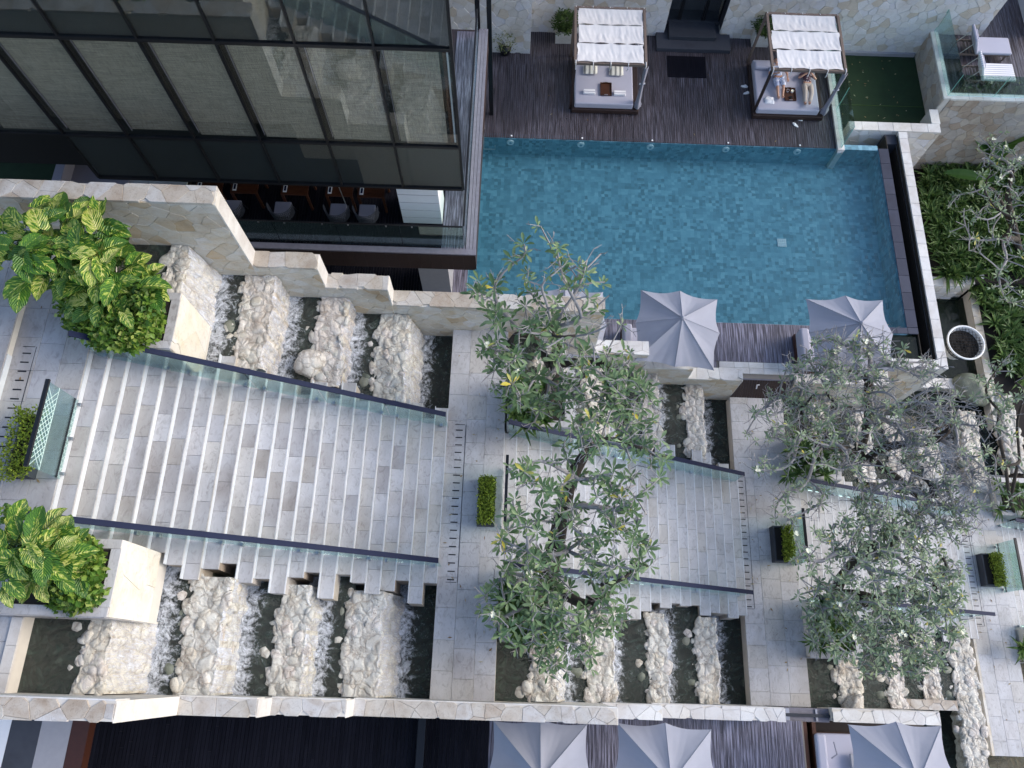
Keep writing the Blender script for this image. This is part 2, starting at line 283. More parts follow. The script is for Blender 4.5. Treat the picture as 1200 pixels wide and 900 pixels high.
# ------------------------------------------------------------------ mesh helpers
CAMP = Vector((0, 0, CAM_Z))
class MB:
    def __init__(s): s.v = []; s.f = []
    def add(s, v, f):
        o = len(s.v); s.v += [tuple(q) for q in v]; s.f += [tuple(i+o for i in q) for q in f]; return s
    def box(s, x0, x1, y0, y1, z0, z1):
        v = [(x, y, z) for z in (z0, z1) for y in (y0, y1) for x in (x0, x1)]
        return s.add(v, [(0, 2, 3, 1), (4, 5, 7, 6), (0, 1, 5, 4), (2, 6, 7, 3), (0, 4, 6, 2), (1, 3, 7, 5)])
    def prism(s, poly, o, u, v, n, depth, bev=.006, dome=0, jit=0, r=rnd):
        """poly in (u,v) -> raised piece with a bevelled top"""
        k = len(poly); cx = sum(p[0] for p in poly)/k; cy = sum(p[1] for p in poly)/k
        size = max(1e-3, max(math.hypot(p[0]-cx, p[1]-cy) for p in poly))
        P = lambda a, b, c: o+u*a+v*b+n*c
        rings = [(1, -.02), (1, depth-bev), (max(.5, 1-bev/size), depth)] if not dome else [(1, -.04), (1, depth*.35), (.95, depth*.35+dome*.55), (.62, depth*.35+dome*.9)]
        vs = []
        for sc, h in rings:
            for p in poly:
                j = r.uniform(-jit, jit) if jit and h > 0 else 0
                vs.append(P(cx+(p[0]-cx)*sc, cy+(p[1]-cy)*sc, h+j))
        fs = []
        for q in range(len(rings)-1):
            for i in range(k):
                a, b = q*k+i, q*k+(i+1) % k; fs.append((a, b, b+k, a+k))
        L = (len(rings)-1)*k
        if dome:
            vs.append(P(cx, cy, depth*.35+dome+(r.uniform(-jit, jit) if jit else 0))); c_ = len(vs)-1
            fs += [(L+i, L+(i+1) % k, c_) for i in range(k)]
        else: fs.append(tuple(L+i for i in range(k)))
        return s.add(vs, fs)
    def tube(s, pts, rad, k=6, cap=True):
        pts = [Vector(p) for p in pts]; n = len(pts)
        if not hasattr(rad, '__len__'): rad = [rad]*n
        vs = []; up = Vector((0, 0, 1))
        for i, p in enumerate(pts):
            d = (pts[min(i+1, n-1)]-pts[max(i-1, 0)])
            if d.length < 1e-6: d = Vector((0, 0, 1))
            d.normalize(); a = d.cross(up)
            if a.length < .05: a = d.cross(Vector((1, 0, 0)))
            a.normalize(); b = d.cross(a)
            for j in range(k):
                t = 2*math.pi*j/k; vs.append(p+(a*math.cos(t)+b*math.sin(t))*rad[i])
        fs = [(i*k+j, i*k+(j+1) % k, (i+1)*k+(j+1) % k, (i+1)*k+j) for i in range(n-1) for j in range(k)]
        if cap: fs += [tuple(range(k))[::-1], tuple((n-1)*k+j for j in range(k))]
        return s.add(vs, fs)
    def grid(s, fn, nx, ny, close=False):
        vs = [fn(i/nx, j/ny) for j in range(ny+1) for i in range(nx+1)]
        fs = [(j*(nx+1)+i, j*(nx+1)+i+1, (j+1)*(nx+1)+i+1, (j+1)*(nx+1)+i) for j in range(ny) for i in range(nx)]
        return s.add(vs, fs)
    def mesh(s, name, mat, smooth=False):
        me = bpy.data.meshes.new(name); me.from_pydata(s.v, [], s.f); me.materials.append(mat)
        if smooth: me.polygons.foreach_set('use_smooth', [True]*len(me.polygons))
        me.update(); return me
    def obj(s, name, mat, parent=None, smooth=False, kind=None, **kw):
        return link(name, s.mesh(name, mat, smooth), parent, kind, **kw)
def link(name, me, parent=None, kind=None, label=None, cat=None, group=None, loc=None, rot=None, scale=None):
    o = bpy.data.objects.new(name, me); C.objects.link(o)
    if parent is not None: o.parent = parent
    if loc is not None: o.location = loc
    if rot is not None: o.rotation_euler = rot
    if scale is not None: o.scale = scale if hasattr(scale, '__len__') else (scale,)*3
    if kind: o['kind'] = kind
    if label: o['label'] = label
    if cat: o['category'] = cat
    if group: o['group'] = group
    return o
def thing(name, label, cat, loc=(0, 0, 0), rz=0, group=None):
    o = link(name, None, label=label, cat=cat, group=group, loc=loc, rot=(0, 0, rz)); o.empty_display_size = .2; return o
def copy_tree(o, parent=None, **kw):
    c = o.copy(); C.objects.link(c); c.parent = parent
    for ch in KIDS.get(o.name, []): copy_tree(ch, c)
    return c
def kids(o):
    """remember children of a prototype before copying it"""
    KIDS.clear()
    for q in C.objects:
        if q.parent: KIDS.setdefault(q.parent.name, []).append(q)
KIDS = {}
def bevel(o, wd=.02, seg=2):
    b = o.modifiers.new('bevel', 'BEVEL'); b.width = wd; b.segments = seg; b.limit_method = 'ANGLE'; return o
def clip(poly, a, b, c):
    out = []
    for i in range(len(poly)):
        p, q = poly[i], poly[(i+1) % len(poly)]; dp = a*p[0]+b*p[1]-c; dq = a*q[0]+b*q[1]-c
        if dp <= 0: out.append(p)
        if (dp < 0 < dq) or (dq < 0 < dp):
            t = dp/(dp-dq); out.append((p[0]+(q[0]-p[0])*t, p[1]+(q[1]-p[1])*t))
    return out
def cells(w, h, sx, sy, gap, r, jit=.42, region=None):
    """jittered Voronoi polygons filling a w x h rectangle"""
    nx, ny = max(1, round(w/sx)), max(1, round(h/sy)); dx, dy = w/nx, h/ny
    P = {}
    for i in range(-1, nx+1):
        for j in range(-1, ny+1):
            P[i, j] = ((i+.5+(.25 if j % 2 else -.25)+r.uniform(-jit, jit))*dx, (j+.5+r.uniform(-jit, jit))*dy)
    res = []
    for i in range(-1, nx+1):
        for j in range(-1, ny+1):
            s = P[i, j]; poly = [(0, 0), (w, 0), (w, h), (0, h)]
            if region: poly = region
            for di in (-2, -1, 0, 1, 2):
                for dj in (-2, -1, 0, 1, 2):
                    q = P.get((i+di, j+dj))
                    if q is None or (di == 0 and dj == 0) or not poly: continue
                    a, b = q[0]-s[0], q[1]-s[1]; L = math.hypot(a, b)
                    if L < 1e-4: continue
                    a /= L; b /= L
                    poly = clip(poly, a, b, a*(s[0]+q[0])/2+b*(s[1]+q[1])/2-gap/2)
            if len(poly) >= 3:
                ar = abs(sum(poly[k][0]*poly[(k+1) % len(poly)][1]-poly[(k+1) % len(poly)][0]*poly[k][1] for k in range(len(poly))))/2
                if ar > .12*dx*dy: res.append(poly)
    return res
def face_stones(parent, o, u, v, n, w, h, size, mat, name='stone', depth=.03, gap=.012, seed=1, limit=300, dome=0, jit=0, aspect=1.5, uneven=.01, smooth=False):
    r = random.Random(seed); o, u, v, n = Vector(o), Vector(u), Vector(v), Vector(n)
    ps = cells(w, h, size*aspect, size, gap, r)
    def dist(p): c = o+u*(sum(q[0] for q in p)/len(p))+v*(sum(q[1] for q in p)/len(p)); return (c-CAMP).length
    ps.sort(key=dist); rest = MB()
    for i, p in enumerate(ps):
        b = MB() if i < limit else rest
        b.prism(p, o, u, v, n, depth+r.uniform(-uneven, uneven), .008, dome*r.uniform(.7, 1.2), jit, r)
        if i < limit: b.obj(name, mat, parent, smooth)
    if rest.v: rest.obj(name, mat, parent, smooth, 'stuff')
def slabs(parent, x0, x1, y0, y1, z, lx, ly, mat, name='paving_slab', seed=0, gap=.004, th=.04, run='x', tilt=.002):
    """courses of rectangular slabs; course width lx across X, slab length ly along Y"""
    r = random.Random(seed); nx = max(1, round((x1-x0)/lx)); cw = (x1-x0)/nx
    for i in range(nx):
        y = y0; off = r.uniform(.35, 1)*ly
        while y < y1-.02:
            e = min(y1, y+(off if y == y0 else ly*r.uniform(.85, 1.15)))
            if y1-e < .18: e = y1
            dz = r.uniform(-tilt, tilt)
            b = MB(); X0, X1 = x0+i*cw+gap/2, x0+(i+1)*cw-gap/2
            b.prism([(X0, y+gap/2), (X1, y+gap/2), (X1, e-gap/2), (X0, e-gap/2)], Vector((0, 0, z-th)), Vector((1, 0, 0)), Vector((0, 1, 0)), Vector((0, 0, 1)), th+dz, .005)
            b.obj(name, mat, parent); y = e
def boards(parent, x0, x1, y0, y1, z, wd, mat, name='deck_boards', along='y', seg=2.4, th=.025, seed=3, kind='stuff'):
    r = random.Random(seed); b = MB()
    a0, a1, b0, b1 = (x0, x1, y0, y1) if along == 'y' else (y0, y1, x0, x1)
    n = max(1, round((a1-a0)/wd)); c = (a1-a0)/n
    for i in range(n):
        t = b0-r.uniform(0, seg)
        while t < b1:
            e = min(b1, t+seg); s = max(b0, t)
            if e > s+.02:
                q = (a0+i*c+.004, a0+(i+1)*c-.004, s+.002, e-.002)
                dz = r.uniform(-.003, .003)
                if along == 'y': b.box(q[0], q[1], q[2], q[3], z-th, z+dz)
                else: b.box(q[2], q[3], q[0], q[1], z-th, z+dz)
            t = e
    return b.obj(name, mat, parent, kind=kind)
X_, Y_, Z_ = Vector((1, 0, 0)), Vector((0, 1, 0)), Vector((0, 0, 1))
def rock(r, rad, mat, name='boulder', sub=2, parent=None, loc=(0, 0, 0), sc=(1, 1, .7), seed=0, **kw):
    bm = bmesh.new(); bmesh.ops.create_icosphere(bm, subdivisions=sub, radius=1)
    for v in bm.verts:
        d = 1+.28*noise.noise(v.co*1.3+Vector((seed*3.1, 0, 0)))+.12*noise.noise(v.co*3.5+Vector((0, seed*1.7, 0)))
        v.co = Vector((v.co.x*sc[0], v.co.y*sc[1], v.co.z*sc[2]))*d*rad
    me = bpy.data.meshes.new(name); bm.to_mesh(me); bm.free(); me.materials.append(mat)
    me.polygons.foreach_set('use_smooth', [True]*len(me.polygons))
    return link(name, me, parent, loc=loc, rot=(0, 0, r.uniform(0, 6)), **kw)
# ================================================================== SETTING
L0, L1, L2, L3 = 8.0, 3.75, -.55, -4.0
MB().add([(-3000, -3000, -6), (3000, -3000, -6), (3000, 3000, -6), (-3000, 3000, -6)], [(0, 1, 2, 3)]).obj('ground', M['ground'], kind='structure')
def landing(name, x0, x1, y0, y1, z, seed, courses=.5, length=.62, mat='paving', slotx=None, base=2.5):
    b = MB().box(x0, x1, y0, y1, z-base, z-.035).obj(name, M['mortar'], kind='structure')
    if z > 7: mat = 'shadewornpaving'  # top landings take the paving with shade in its colour
    slabs(b, x0, x1, y0, y1, z, courses, length, M[mat], seed=seed)
    if slotx is not None:
        y = 2.0
        while y < 5.75:
            MB().box(slotx, slotx+.17, y, y+.028, z-.02, z+.004).obj('drain_slot', M['black'], b); y += .193
        for yy in (1.95, 5.82): MB().box(slotx-.03, slotx+.22, yy, yy+.012, z-.02, z+.005).obj('drain_edge', M['black'], b)
        MB().box(slotx+.24, slotx+.25, 1.95, 5.83, z-.02, z+.005).obj('drain_edge', M['black'], b)
    return b
landing('landing', -10.05, -8.55, .65, 8.44, L0, 11, slotx=-9.85)
landing('landing', -10.05, -8.72, -.6, .65, L0, 12)
landing('landing', -11.4, -10.05, -.6, 8.44, L0+.18, 13)
landing('landing', -13.2, -11.4, -.6, 8.44, L0+.36, 14)
MB().box(-10.06, -10.035, -.6, 5.6, L0, L0+.145).obj('riser', M['riser'], kind='structure')
landing('landing', -1.65, -.2, -.6, 8.44, L1, 15, slotx=-1.42)
landing('landing', 6.8, 8.45, -.6, 8.38, L2, 16, slotx=6.85)
landing('landing', 15.3, 16.62, -1.9, 7.0, L3, 17, slotx=15.42)
# curb at the top of the lower water steps
t = thing('curb_wall', 'short pale kerb closing the uppermost dark basin at lower left', 'kerb', (-8.63, 0, 7.5))
MB().box(-.09, .08, -.6, .65, -.6, .5).obj('core', M['mortar'], t)
slabs(t, -.1, .1, -.6, .65, .55, .2, .42, M['whitecap'], 'cap_stone', 5)
# ---- staircases
def staircase(x0, tread, n, ztop, riser, seed, label, first_planter=True, miny=1.67, maxy=6.05, ymin2=None):
    r = random.Random(seed); t = thing('staircase', label, 'staircase', (x0, 4, ztop))
    O = Vector((x0, 4, ztop)); core = MB()
    for i in range(n):
        xa = i*tread; xb = xa+tread; z = -(i+1)*riser
        lo = miny+r.choice((-.28, -.12, -.02, .10, .22))+r.uniform(-.03, .03)-4; hi = maxy+r.choice((-.22, -.08, .05, .16, .30))+r.uniform(-.03, .03)-4
        if first_planter and x0+xa < x0+1.62: lo, hi = 2.0-4, (5.81 if ztop > 7 else 5.7)-4
        core.box(xa+.0015, xb-.0015, lo+.004, hi-.004, z-1.6, z-.036)
        b = MB().box(xa, xa+.014, lo+.003, hi-.003, z+.001, z+riser-.037).obj('riser', M['riser'], t)
        MB().box(xb-.003, xb+(.018 if ztop > 7 else .024), lo+.004, hi-.004, z-.036, z+.003).obj('nosing', M['nosing'] if ztop < 7 or i > 9 else M['paving'], t)
        y = lo; first = True
        while y < hi-.02:
            e = min(hi, y+(r.uniform(.3, .62) if first else .6*r.uniform(.85, 1.12)))
            if hi-e < .16: e = hi
            q = MB(); q.prism([(xa+.016, y+.002), (xb-.004, y+.002), (xb-.004, e-.002), (xa+.016, e-.002)], Vector((0, 0, z-.036)), X_, Y_, Z_, .036+r.uniform(-.001, .002), .005)
            q.obj('paving_slab', M['shadewornpaving'] if ztop > 7 and r.random() < 1-i*.05 else M['paving'], t); y = e; first = False  # shade-toned slabs thin out down the highest flight
    core.obj('step_body', M['darkstone'], t, kind='stuff')
    # top riser
    return t
staircase(-8.55, .3, 23, L0, 4.25/24, 21, 'wide grey stone staircase with bright white risers, the highest flight at left')
staircase(-.2, 7/23, 23, L1, 4.3/24, 22, 'middle stone staircase partly hidden by the first frangipani tree')
staircase(8.45, 6.85/23, 23, L2, 3.45/24, 23, 'third stone staircase seen through the bare twigs and leaves at right')
staircase(16.62, .3, 12, L3, .15, 24, 'lowest stone staircase leaving at the right edge', False, 1.5, 5.9)
for xx, zz, rs in ((-8.55, L0, 4.25/24),):
    pass
# ---- balustrades along the flights
def balustrade(x0, x1, y, z0, z1, n, label, ext=(0, 0), hand='rail'):
    t = thing('glass_balustrade', label, 'balustrade', (x0, y, z0)); L = x1-x0; sl = (z1-z0)/L
    H = 1.0
    q = MB(); a, b = -ext[0], L+ext[1]
    for s in (0,):
        q.add([(a, -.055, a*sl+H), (b, -.055, b*sl+H), (b, .055, b*sl+H), (a, .055, a*sl+H), (a, -.055, a*sl+H+.045), (b, -.055, b*sl+H+.045), (b, .055, b*sl+H+.045), (a, .055, a*sl+H+.045)],
              [(0, 3, 2, 1), (4, 5, 6, 7), (0, 1, 5, 4), (2, 3, 7, 6), (0, 4, 7, 3), (1, 2, 6, 5)])
    q.obj('handrail', M[hand], t)
    w_ = L/n
    for i in range(n):
        a, b = i*w_+.012, (i+1)*w_-.012
        q = MB().add([(a, yy, a*sl+zz) for yy in (-.006, .006) for zz in (-.05, H)]+[(b, yy, b*sl+zz) for yy in (-.006, .006) for zz in (-.05, H)],
                     [(0, 1, 3, 2), (4, 6, 7, 5), (0, 4, 5, 1), (2, 3, 7, 6), (1, 5, 7, 3), (0, 2, 6, 4)])
        q.obj('glass_panel', M['glass'], t)
        for f in (.12, .88):
            xx = a+(b-a)*f; MB().box(xx-.03, xx+.03, -.035, .035, xx*sl-.06, xx*sl+.08).obj('clamp', M['steel'], t)
    return t
balustrade(-8.4, -1.6, 5.72, L0-.02, L1+.09, 5, 'glass balustrade with navy handrail on the upper side of the left staircase')
balustrade(-8.4, -1.55, 2.3, L0-.02, L1+.09, 5, 'glass balustrade with navy handrail on the lower side of the left staircase')
balustrade(-.1, 6.75, 5.62, L1, L2+.09, 5, 'glass balustrade with navy handrail above the middle staircase, crossing behind the dark tree limb')
balustrade(-.1, 6.75, 2.3, L1, L2+.09, 5, 'glass balustrade with navy handrail below the middle staircase')
balustrade(8.5, 15.3, 5.55, L2, L3+.09, 5, 'glass balustrade buried in the big twiggy tree at right')
balustrade(8.5, 15.4, 2.25, L2, L3+.09, 5, 'glass balustrade with rail ending beside the lower right landing')
balustrade(16.7, 20, 5.3, L3, L3-1.6, 3, 'short glass balustrade below the small planter at the right edge')
balustrade(16.7, 20, 2.0, L3, L3-1.6, 3, 'short glass balustrade beside the ferny plant at the right edge')
# centre guards with lattice strip
def guard(x, y0, y1, z, label, lattice=True):
    t = thing('glass_guard', label, 'balustrade', (x, y0, z)); L = y1-y0
    MB().box(-.035, .035, -.03, L+.03, 1.08, 1.13).obj('handrail', M['black'], t)
    n = 1
    MB().box(-.006, .006, 0, L, .02, 1.08).obj('glass_panel', M['glass'], t)
    for f in (.06, .5, .94):
        q = MB().box(-.03, .09, L*f-.03, L*f+.03, -.01, .07); q.obj('clamp', M['steel'], t)
    MB().box(-.012, .012, 0, L, .13, .155).obj('channel', M['black'], t)
    if lattice:
        q = MB(); s = .115; k = int(L/s)+3
        for i in range(-3, k):
            for sg in (1, -1):
                pts = []
                ya = i*s; yb = ya+.34*sg
                if sg < 0: ya += .34; yb += .34
                if min(ya, yb) < 0 or max(ya, yb) > L: continue
                q.tube([(.009, ya, .72), (.009, yb, 1.06)], .0075, 4)
        for zz in (.72, 1.06): q.tube([(.009, 0, zz), (.009, L, zz)], .006, 4)
        q.obj('frosted_lattice', M['lattice'], t)
        q = MB()
        for i in range(-1, k):
            for sg in (1, -1):
                ya = i*s; yb = ya+.1*sg
                if min(ya, yb) < 0 or max(ya, yb) > L: continue
                q.tube([(.009, ya, .02), (.009, yb, .12)], .005, 4)
        q.obj('frosted_lattice', M['lattice'], t)
guard(-8.5, 3.15, 4.72, L0, 'freestanding glass guard with diamond lattice strip at the top of the left stairs')
guard(-.1, 3.2, 4.75, L1, 'glass guard behind the clipped hedge at the top of the middle stairs')
guard(8.34, 3.2, 4.65, L2, 'glass guard beside the dark box planter, partly under leaves')
guard(16.5, 3.05, 4.65, L3, 'glass guard with lattice strip beside the right edge box planter')
# ---- stepped stone walls
def wall_seg(x0, x1, y0, y1, zb, zt, label, seed, size=.2, capmat='cap', facemat='flag', front=-1, nstones=300, endface=True, capsize=.42, capw=None, group=None, endmat='whitecap', name='stone_wall'):
    """front=-1: dressed face looks towards -Y"""
    t = thing(name, label, 'wall', (x0, y0, zb), group=group); L, D, H = x1-x0, y1-y0, zt-zb
    MB().box(0, L, .0, D, 0, H-.02).obj('wall_core', M['mortar'], t)
    face_stones(t, (0, -.0, 0), X_, Z_, -Y_, L, H-.03, size, M[facemat], 'flagstone', .022, .003, seed, nstones, aspect=2.0, uneven=.005)
    fs = random.Random(seed+5)
    # cap stones
    face_stones(t, (-.02, -.03, H-.03), X_, Y_, Z_, L+.03, D+.05, max(.2, D*.9), M[capmat], 'cap_stone', .05, .003, seed+1, 300, aspect=capsize/max(.2, D*.9), uneven=.002)
    if endface:
        z = 0; k = 0
        while z < H-.05:
            e = min(H-.035, z+fs.uniform(.35, .6))
            if H-.035-e < .15: e = H-.035
            q = MB(); q.prism([(-.02, z), (D+.01, z), (D+.01, e-.006), (-.02, e-.006)], Vector((L, 0, 0)), Y_, Z_, X_, .016, .004); q.obj('end_stone', M[endmat], t); z = e
    return t
WY0, WY1 = 8.46, 8.82
wall_seg(-13.2, -6.02, WY0, WY1, 5.8, 9.34, 'tallest segment of the flagstone wall, behind the big variegated leaves', 31, .22)
wall_seg(-6.02, -4.56, WY0, WY1, 4.4, 6.84, 'second segment of the stepped flagstone wall, above the foaming second basin', 32)
wall_seg(-4.56, -3.09, WY0, WY1, 3.2, 5.91, 'third segment of the stepped flagstone wall, below the grey cushions', 33)
wall_seg(-3.09, 2.18, WY0, WY1, 1.4, 5.1, 'long low segment of the stepped flagstone wall below the balcony corner', 34)
wall_seg(2.18, 3.72, WY0, WY1, 0.0, 2.5, 'wall segment just left of the open square umbrella', 35, capmat='whitecap')
wall_seg(3.72, 5.18, WY0, WY1, -.5, 1.52, 'wall segment below the open square umbrella', 36, capmat='whitecap')
wall_seg(5.18, 6.84, WY0, WY1, -2.2, .76, 'last segment of the stepped wall before the dark ramp', 37, capmat='whitecap')
# lower outer wall
OY0, OY1 = -.9, -.6
def outer(x0, x1, zt, label, seed, capmat='cap'):
    t = thing('stone_wall', label, 'wall', (x0, OY0, zt-3.4)); L, D = x1-x0, OY1-OY0
    MB().box(0, L, 0, D, 0, 3.38).obj('wall_core', M['mortar'], t)
    face_stones(t, (0, -.02, 3.37), X_, Y_, Z_, L, D+.02, .25, M[capmat], 'cap_stone', .035, .004, seed, 300, aspect=1.5, uneven=.002)
    MB().box(0, L-.012, D, D+.022, 2.9, 3.385).obj('inner_rim', M['whitecap'], t)
    MB().box(L, L+.015, -.02, D, .4, 3.37).obj('end_stone', M['whitecap'], t)
outer(-13.2, -6.02, 9.34, 'tallest stretch of the narrow outer wall along the bottom left basins', 41)
outer(-6.02, -4.56, 6.84, 'short bright cream topped stretch of the outer wall left of bottom centre', 42)
outer(-4.56, -3.09, 5.91, 'third stretch of the narrow outer wall, brown and cream cap stones', 43)
outer(-3.09, 2.36, 5.1, 'long stretch of the outer wall between the dark deck and the stone landing', 44)
outer(2.36, 3.75, 2.6, 'stretch of the outer wall above the second bottom umbrella', 45, 'whitecap')
outer(3.75, 7.1, 1.3, 'long pale stretch of the outer wall above the silvered deck', 46, 'whitecap')
outer(8.75, 11.6, .15, 'pale stretch of the outer wall beside the lowest umbrella', 47, 'whitecap')
t = thing('metal_gutter', 'dark metal sill bridging the gap in the outer wall below the stone landing', 'gutter', (7.12, -.95, .0))
MB().box(0, 1.62, 0, .34, -.5, -.1).obj('sill', M['greywood'], t); MB().box(.0, 1.62, .12, .2, -.098, -.02).obj('beam', M['slate'], t)
for xx in (.45, .5, 1.25): MB().box(xx, xx+.05, .02, .32, -.095, -.06).obj('bracket', M['steel'], t)
# ---- planters at the head of each water stair
def planter(x0, x1, y0, y1, z, label, seed, zb=None):
    t = thing('stone_planter', label, 'planter', (x0, y0, z-2)); L, D = x1-x0, y1-y0
    MB().box(0, L, 0, D, 0, 1.99).obj('planter_core', M['mortar'], t)
    for (o, u, ln, nrm) in (((0, 0, .4), X_, L, -Y_), ((L, 0, .4), Y_, D, X_)):
        face_stones(t, o, u, Z_, nrm, ln, 1.6, .42 if nrm.x < .5 else .8, M['shadewornpaving'] if nrm.x < .5 else M['creamslab'], 'facing_stone', .02, .004, seed, 60, aspect=1.6, uneven=.002)
    for q in ((0, L, 0, .16), (0, L, D-.16, D), (0, .16, .165, D-.165), (L-.16, L+.015, .165, D-.165)):
        MB().box(*q, 1.99, 2.03).obj('rim_stone', M['paving'], t)
    MB().box(.17, L-.17, .17, D-.17, 1.95, 2.0).obj('soil', M['soil'], t)
planter(-7.9, -6.86, 5.82, 7.05, L0+.15, 'stone planter holding the upper variegated climber, bright cream end face', 51)
planter(-8.75, -6.86, .68, 2.0, L0+.45, 'stone planter holding the lower variegated climber, bright cream end face', 52)
planter(-.15, 1.45, 5.75, 7.0, L1+.3, 'stone planter at the foot of the frangipani beside the stepped wall', 53)
planter(-.15, 1.45, .7, 2.05, L1+.3, 'stone planter at the foot of the frangipani near the bottom wall', 54)
planter(8.45, 9.9, 5.75, 7.0, L2+.3, 'stone planter under the bare twigged frangipani at right', 55)
planter(8.45, 9.9, .7, 2.0, L2+.3, 'stone planter under the leafy lower right frangipani', 56)
planter(16.65, 18.4, 5.6, 6.9, L3+.3, 'stone planter at the right edge beside the lowest stairs', 57)
planter(16.75, 18.4, .9, 1.9, L3+.3, 'stone planter with a ferny plant at the lower right edge', 58)
# ---- water stairs
def water_sheet(x0, x1, y0, y1, z, foot, reach, mat='basin', label=None):
    nx, ny = max(3, int((x1-x0)/.12)), max(3, int((y1-y0)/.12))
    b = MB().grid(lambda u, v: (x0+(x1-x0)*u, y0+(y1-y0)*v, z), nx, ny); o = b.obj('basin_water', M[mat], kind='structure')
    a = o.data.attributes.new('foam', 'FLOAT', 'POINT')
    vals = []
    for v in b.v:
        d = (v[0]-foot) if foot is not None else 9
        f = max(0, 1-max(0, d)/reach) if foot is not None else 0
        vals.append(min(1, f+(.05 if foot is not None else 0)))
    a.data.foreach_set('value', vals)
RK = []
for k_ in range(9):
    bm = bmesh.new(); bmesh.ops.create_icosphere(bm, subdivisions=2, radius=1)
    for v in bm.verts:
        d = 1+.34*noise.noise(v.co*1.2+Vector((k_*3.1, 0, 0)))+.16*noise.noise(v.co*3.2+Vector((0, k_*1.7, 0))); v.co = v.co*d
    me = bpy.data.meshes.new('crest_stone'); bm.to_mesh(me); bm.free(); me.materials.append(M['rock']); me.polygons.foreach_set('use_smooth', [True]*len(me.polygons)); RK.append(me)
def weir(xa, xb, y0, y1, zu, zd, label, seed, big=1.0, cat='waterfall'):
    xa += .07; xb -= .06
    r = random.Random(seed); t = thing('rock_weir', label, cat, (xa, y0, zd)); L = y1-y0; W_ = xb-xa; H = zu-zd
    run = .02+.03*H+(.24 if H > 1.15 else 0)
    def wob(v, k): return .13*noise.noise(Vector((v*1.7+seed, k, 0)))+.075*noise.noise(Vector((v*5+seed, k, 3)))+.03*noise.noise(Vector((v*14+seed, k, 5)))
    def lump(x, y, z):
        q = Vector((x*3.2+seed, y*3.2, z*3)); return .055*noise.noise(q)+.035*noise.noise(q*2.3)+.018*noise.noise(q*5.1)
    def surf(u, y, off=0.):
        if u < .15: x = -.04+u*.27; z = H-.5*(1-u/.15)-.01
        elif u < .62: x = (u-.15)/.47*W_; z = H+.035
        else:
            s_ = (u-.62)/.38; x = W_+run*s_; z = H*(1-s_)-.2*s_+.035*(1-s_)
        l_ = lump(x, y, z); f = 1 if u > .62 else 0
        m_ = min(1, max(0, (u-.55)/.12))
        return (x+wob(y, 1 if u > .4 else 5)+l_*m_+off*m_, y, z+l_*(1-m_)*.9+off*(1-m_))
    MB().grid(lambda u, v: surf(u, v*L), 44, int(L*20)).obj('rock_core', M['rock'], t, True)
    rr = random.Random(seed+3); area = W_*L; n = int(area/.065)
    for q in range(n):
        x, y = rr.uniform(-.04, W_+.0), rr.uniform(.05, L-.05)
        sx, sy = rr.uniform(.08, .15), rr.uniform(.10, .22)
        link('crest_stone', rr.choice(RK), t, loc=(x+wob(y, 1 if x > W_/2 else 5), y, H+.035+lump(x, y, H)-.03), rot=(0, 0, rr.uniform(-.5, .5)), scale=(sx, sy, rr.uniform(.035, .06)))
    for q in range(int(L/.21)):
        y = rr.uniform(.05, L-.05); link('edge_stone', rr.choice(RK), t, loc=(-.01+wob(y, 5), y, H-.06), rot=(0, 0, rr.uniform(-.6, .6)), scale=(rr.uniform(.07, .14), rr.uniform(.09, .17), rr.uniform(.07, .11)))
    if H < 1.2:
        for q in range(int(L/.2)):
            y = rr.uniform(.05, L-.05); h_ = rr.uniform(.25, .95); link('face_stone', rr.choice(RK), t, loc=(W_+run*(1-h_)+wob(y, 1)-.05, y, H*h_), rot=(0, 0, rr.uniform(-.4, .4)), scale=(rr.uniform(.05, .09), rr.uniform(.1, .17), rr.uniform(.09, .16)))
    for i in range(int(L/.55)):
        y = rr.uniform(.1, L-.1); rad = rr.uniform(.1, .22)
        rock(rr, rad, M['rock'] if rr.random() < .5 else M['wetrock'], 'boulder', 2, t, (-.1-rad*.5+wob(y, 5), y, H-.05-rad*.2), (.8, 1, .6), seed*2+i)
    # thin film of water in separate tongues
    y = .04
    while y < L-.15:
        e = min(L-.04, y+rr.uniform(.25, .7))
        MB().grid(lambda u, v, y=y, e=e: surf(.60+.40*u, y+(e-y)*v, .022+.02*noise.noise(Vector((u*5, (y+v)*9, seed)))), 14, max(3, int((e-y)*22))).obj('falling_water', M['fall'], t, True)
        y = e+(rr.uniform(.02, .14) if H < 1.15 else .0)
    return t
LV = [[7.66, 6.4, 5.38, 4.55, 3.32], [3.32, 2.05, 1.05, .25, -1.0], [-.93, -1.9, -2.7, -3.3, -4.75]]
WX = [[(-7.6, -7.05), (-6.35, -5.5), (-4.86, -4.08), (-3.54, -2.65)],
      [(.55, 1.3), (1.92, 2.78), (3.66, 4.3), (5.12, 5.8)],
      [(9.36, 10.1), (11.2, 11.8), (12.6, 13.28), (13.97, 14.75)]]
XE = [(-8.55, -1.6), (-.2, 6.86), (8.45, 15.35)]
fl = ['left', 'middle', 'right']; od = ['first', 'second', 'third', 'fourth']
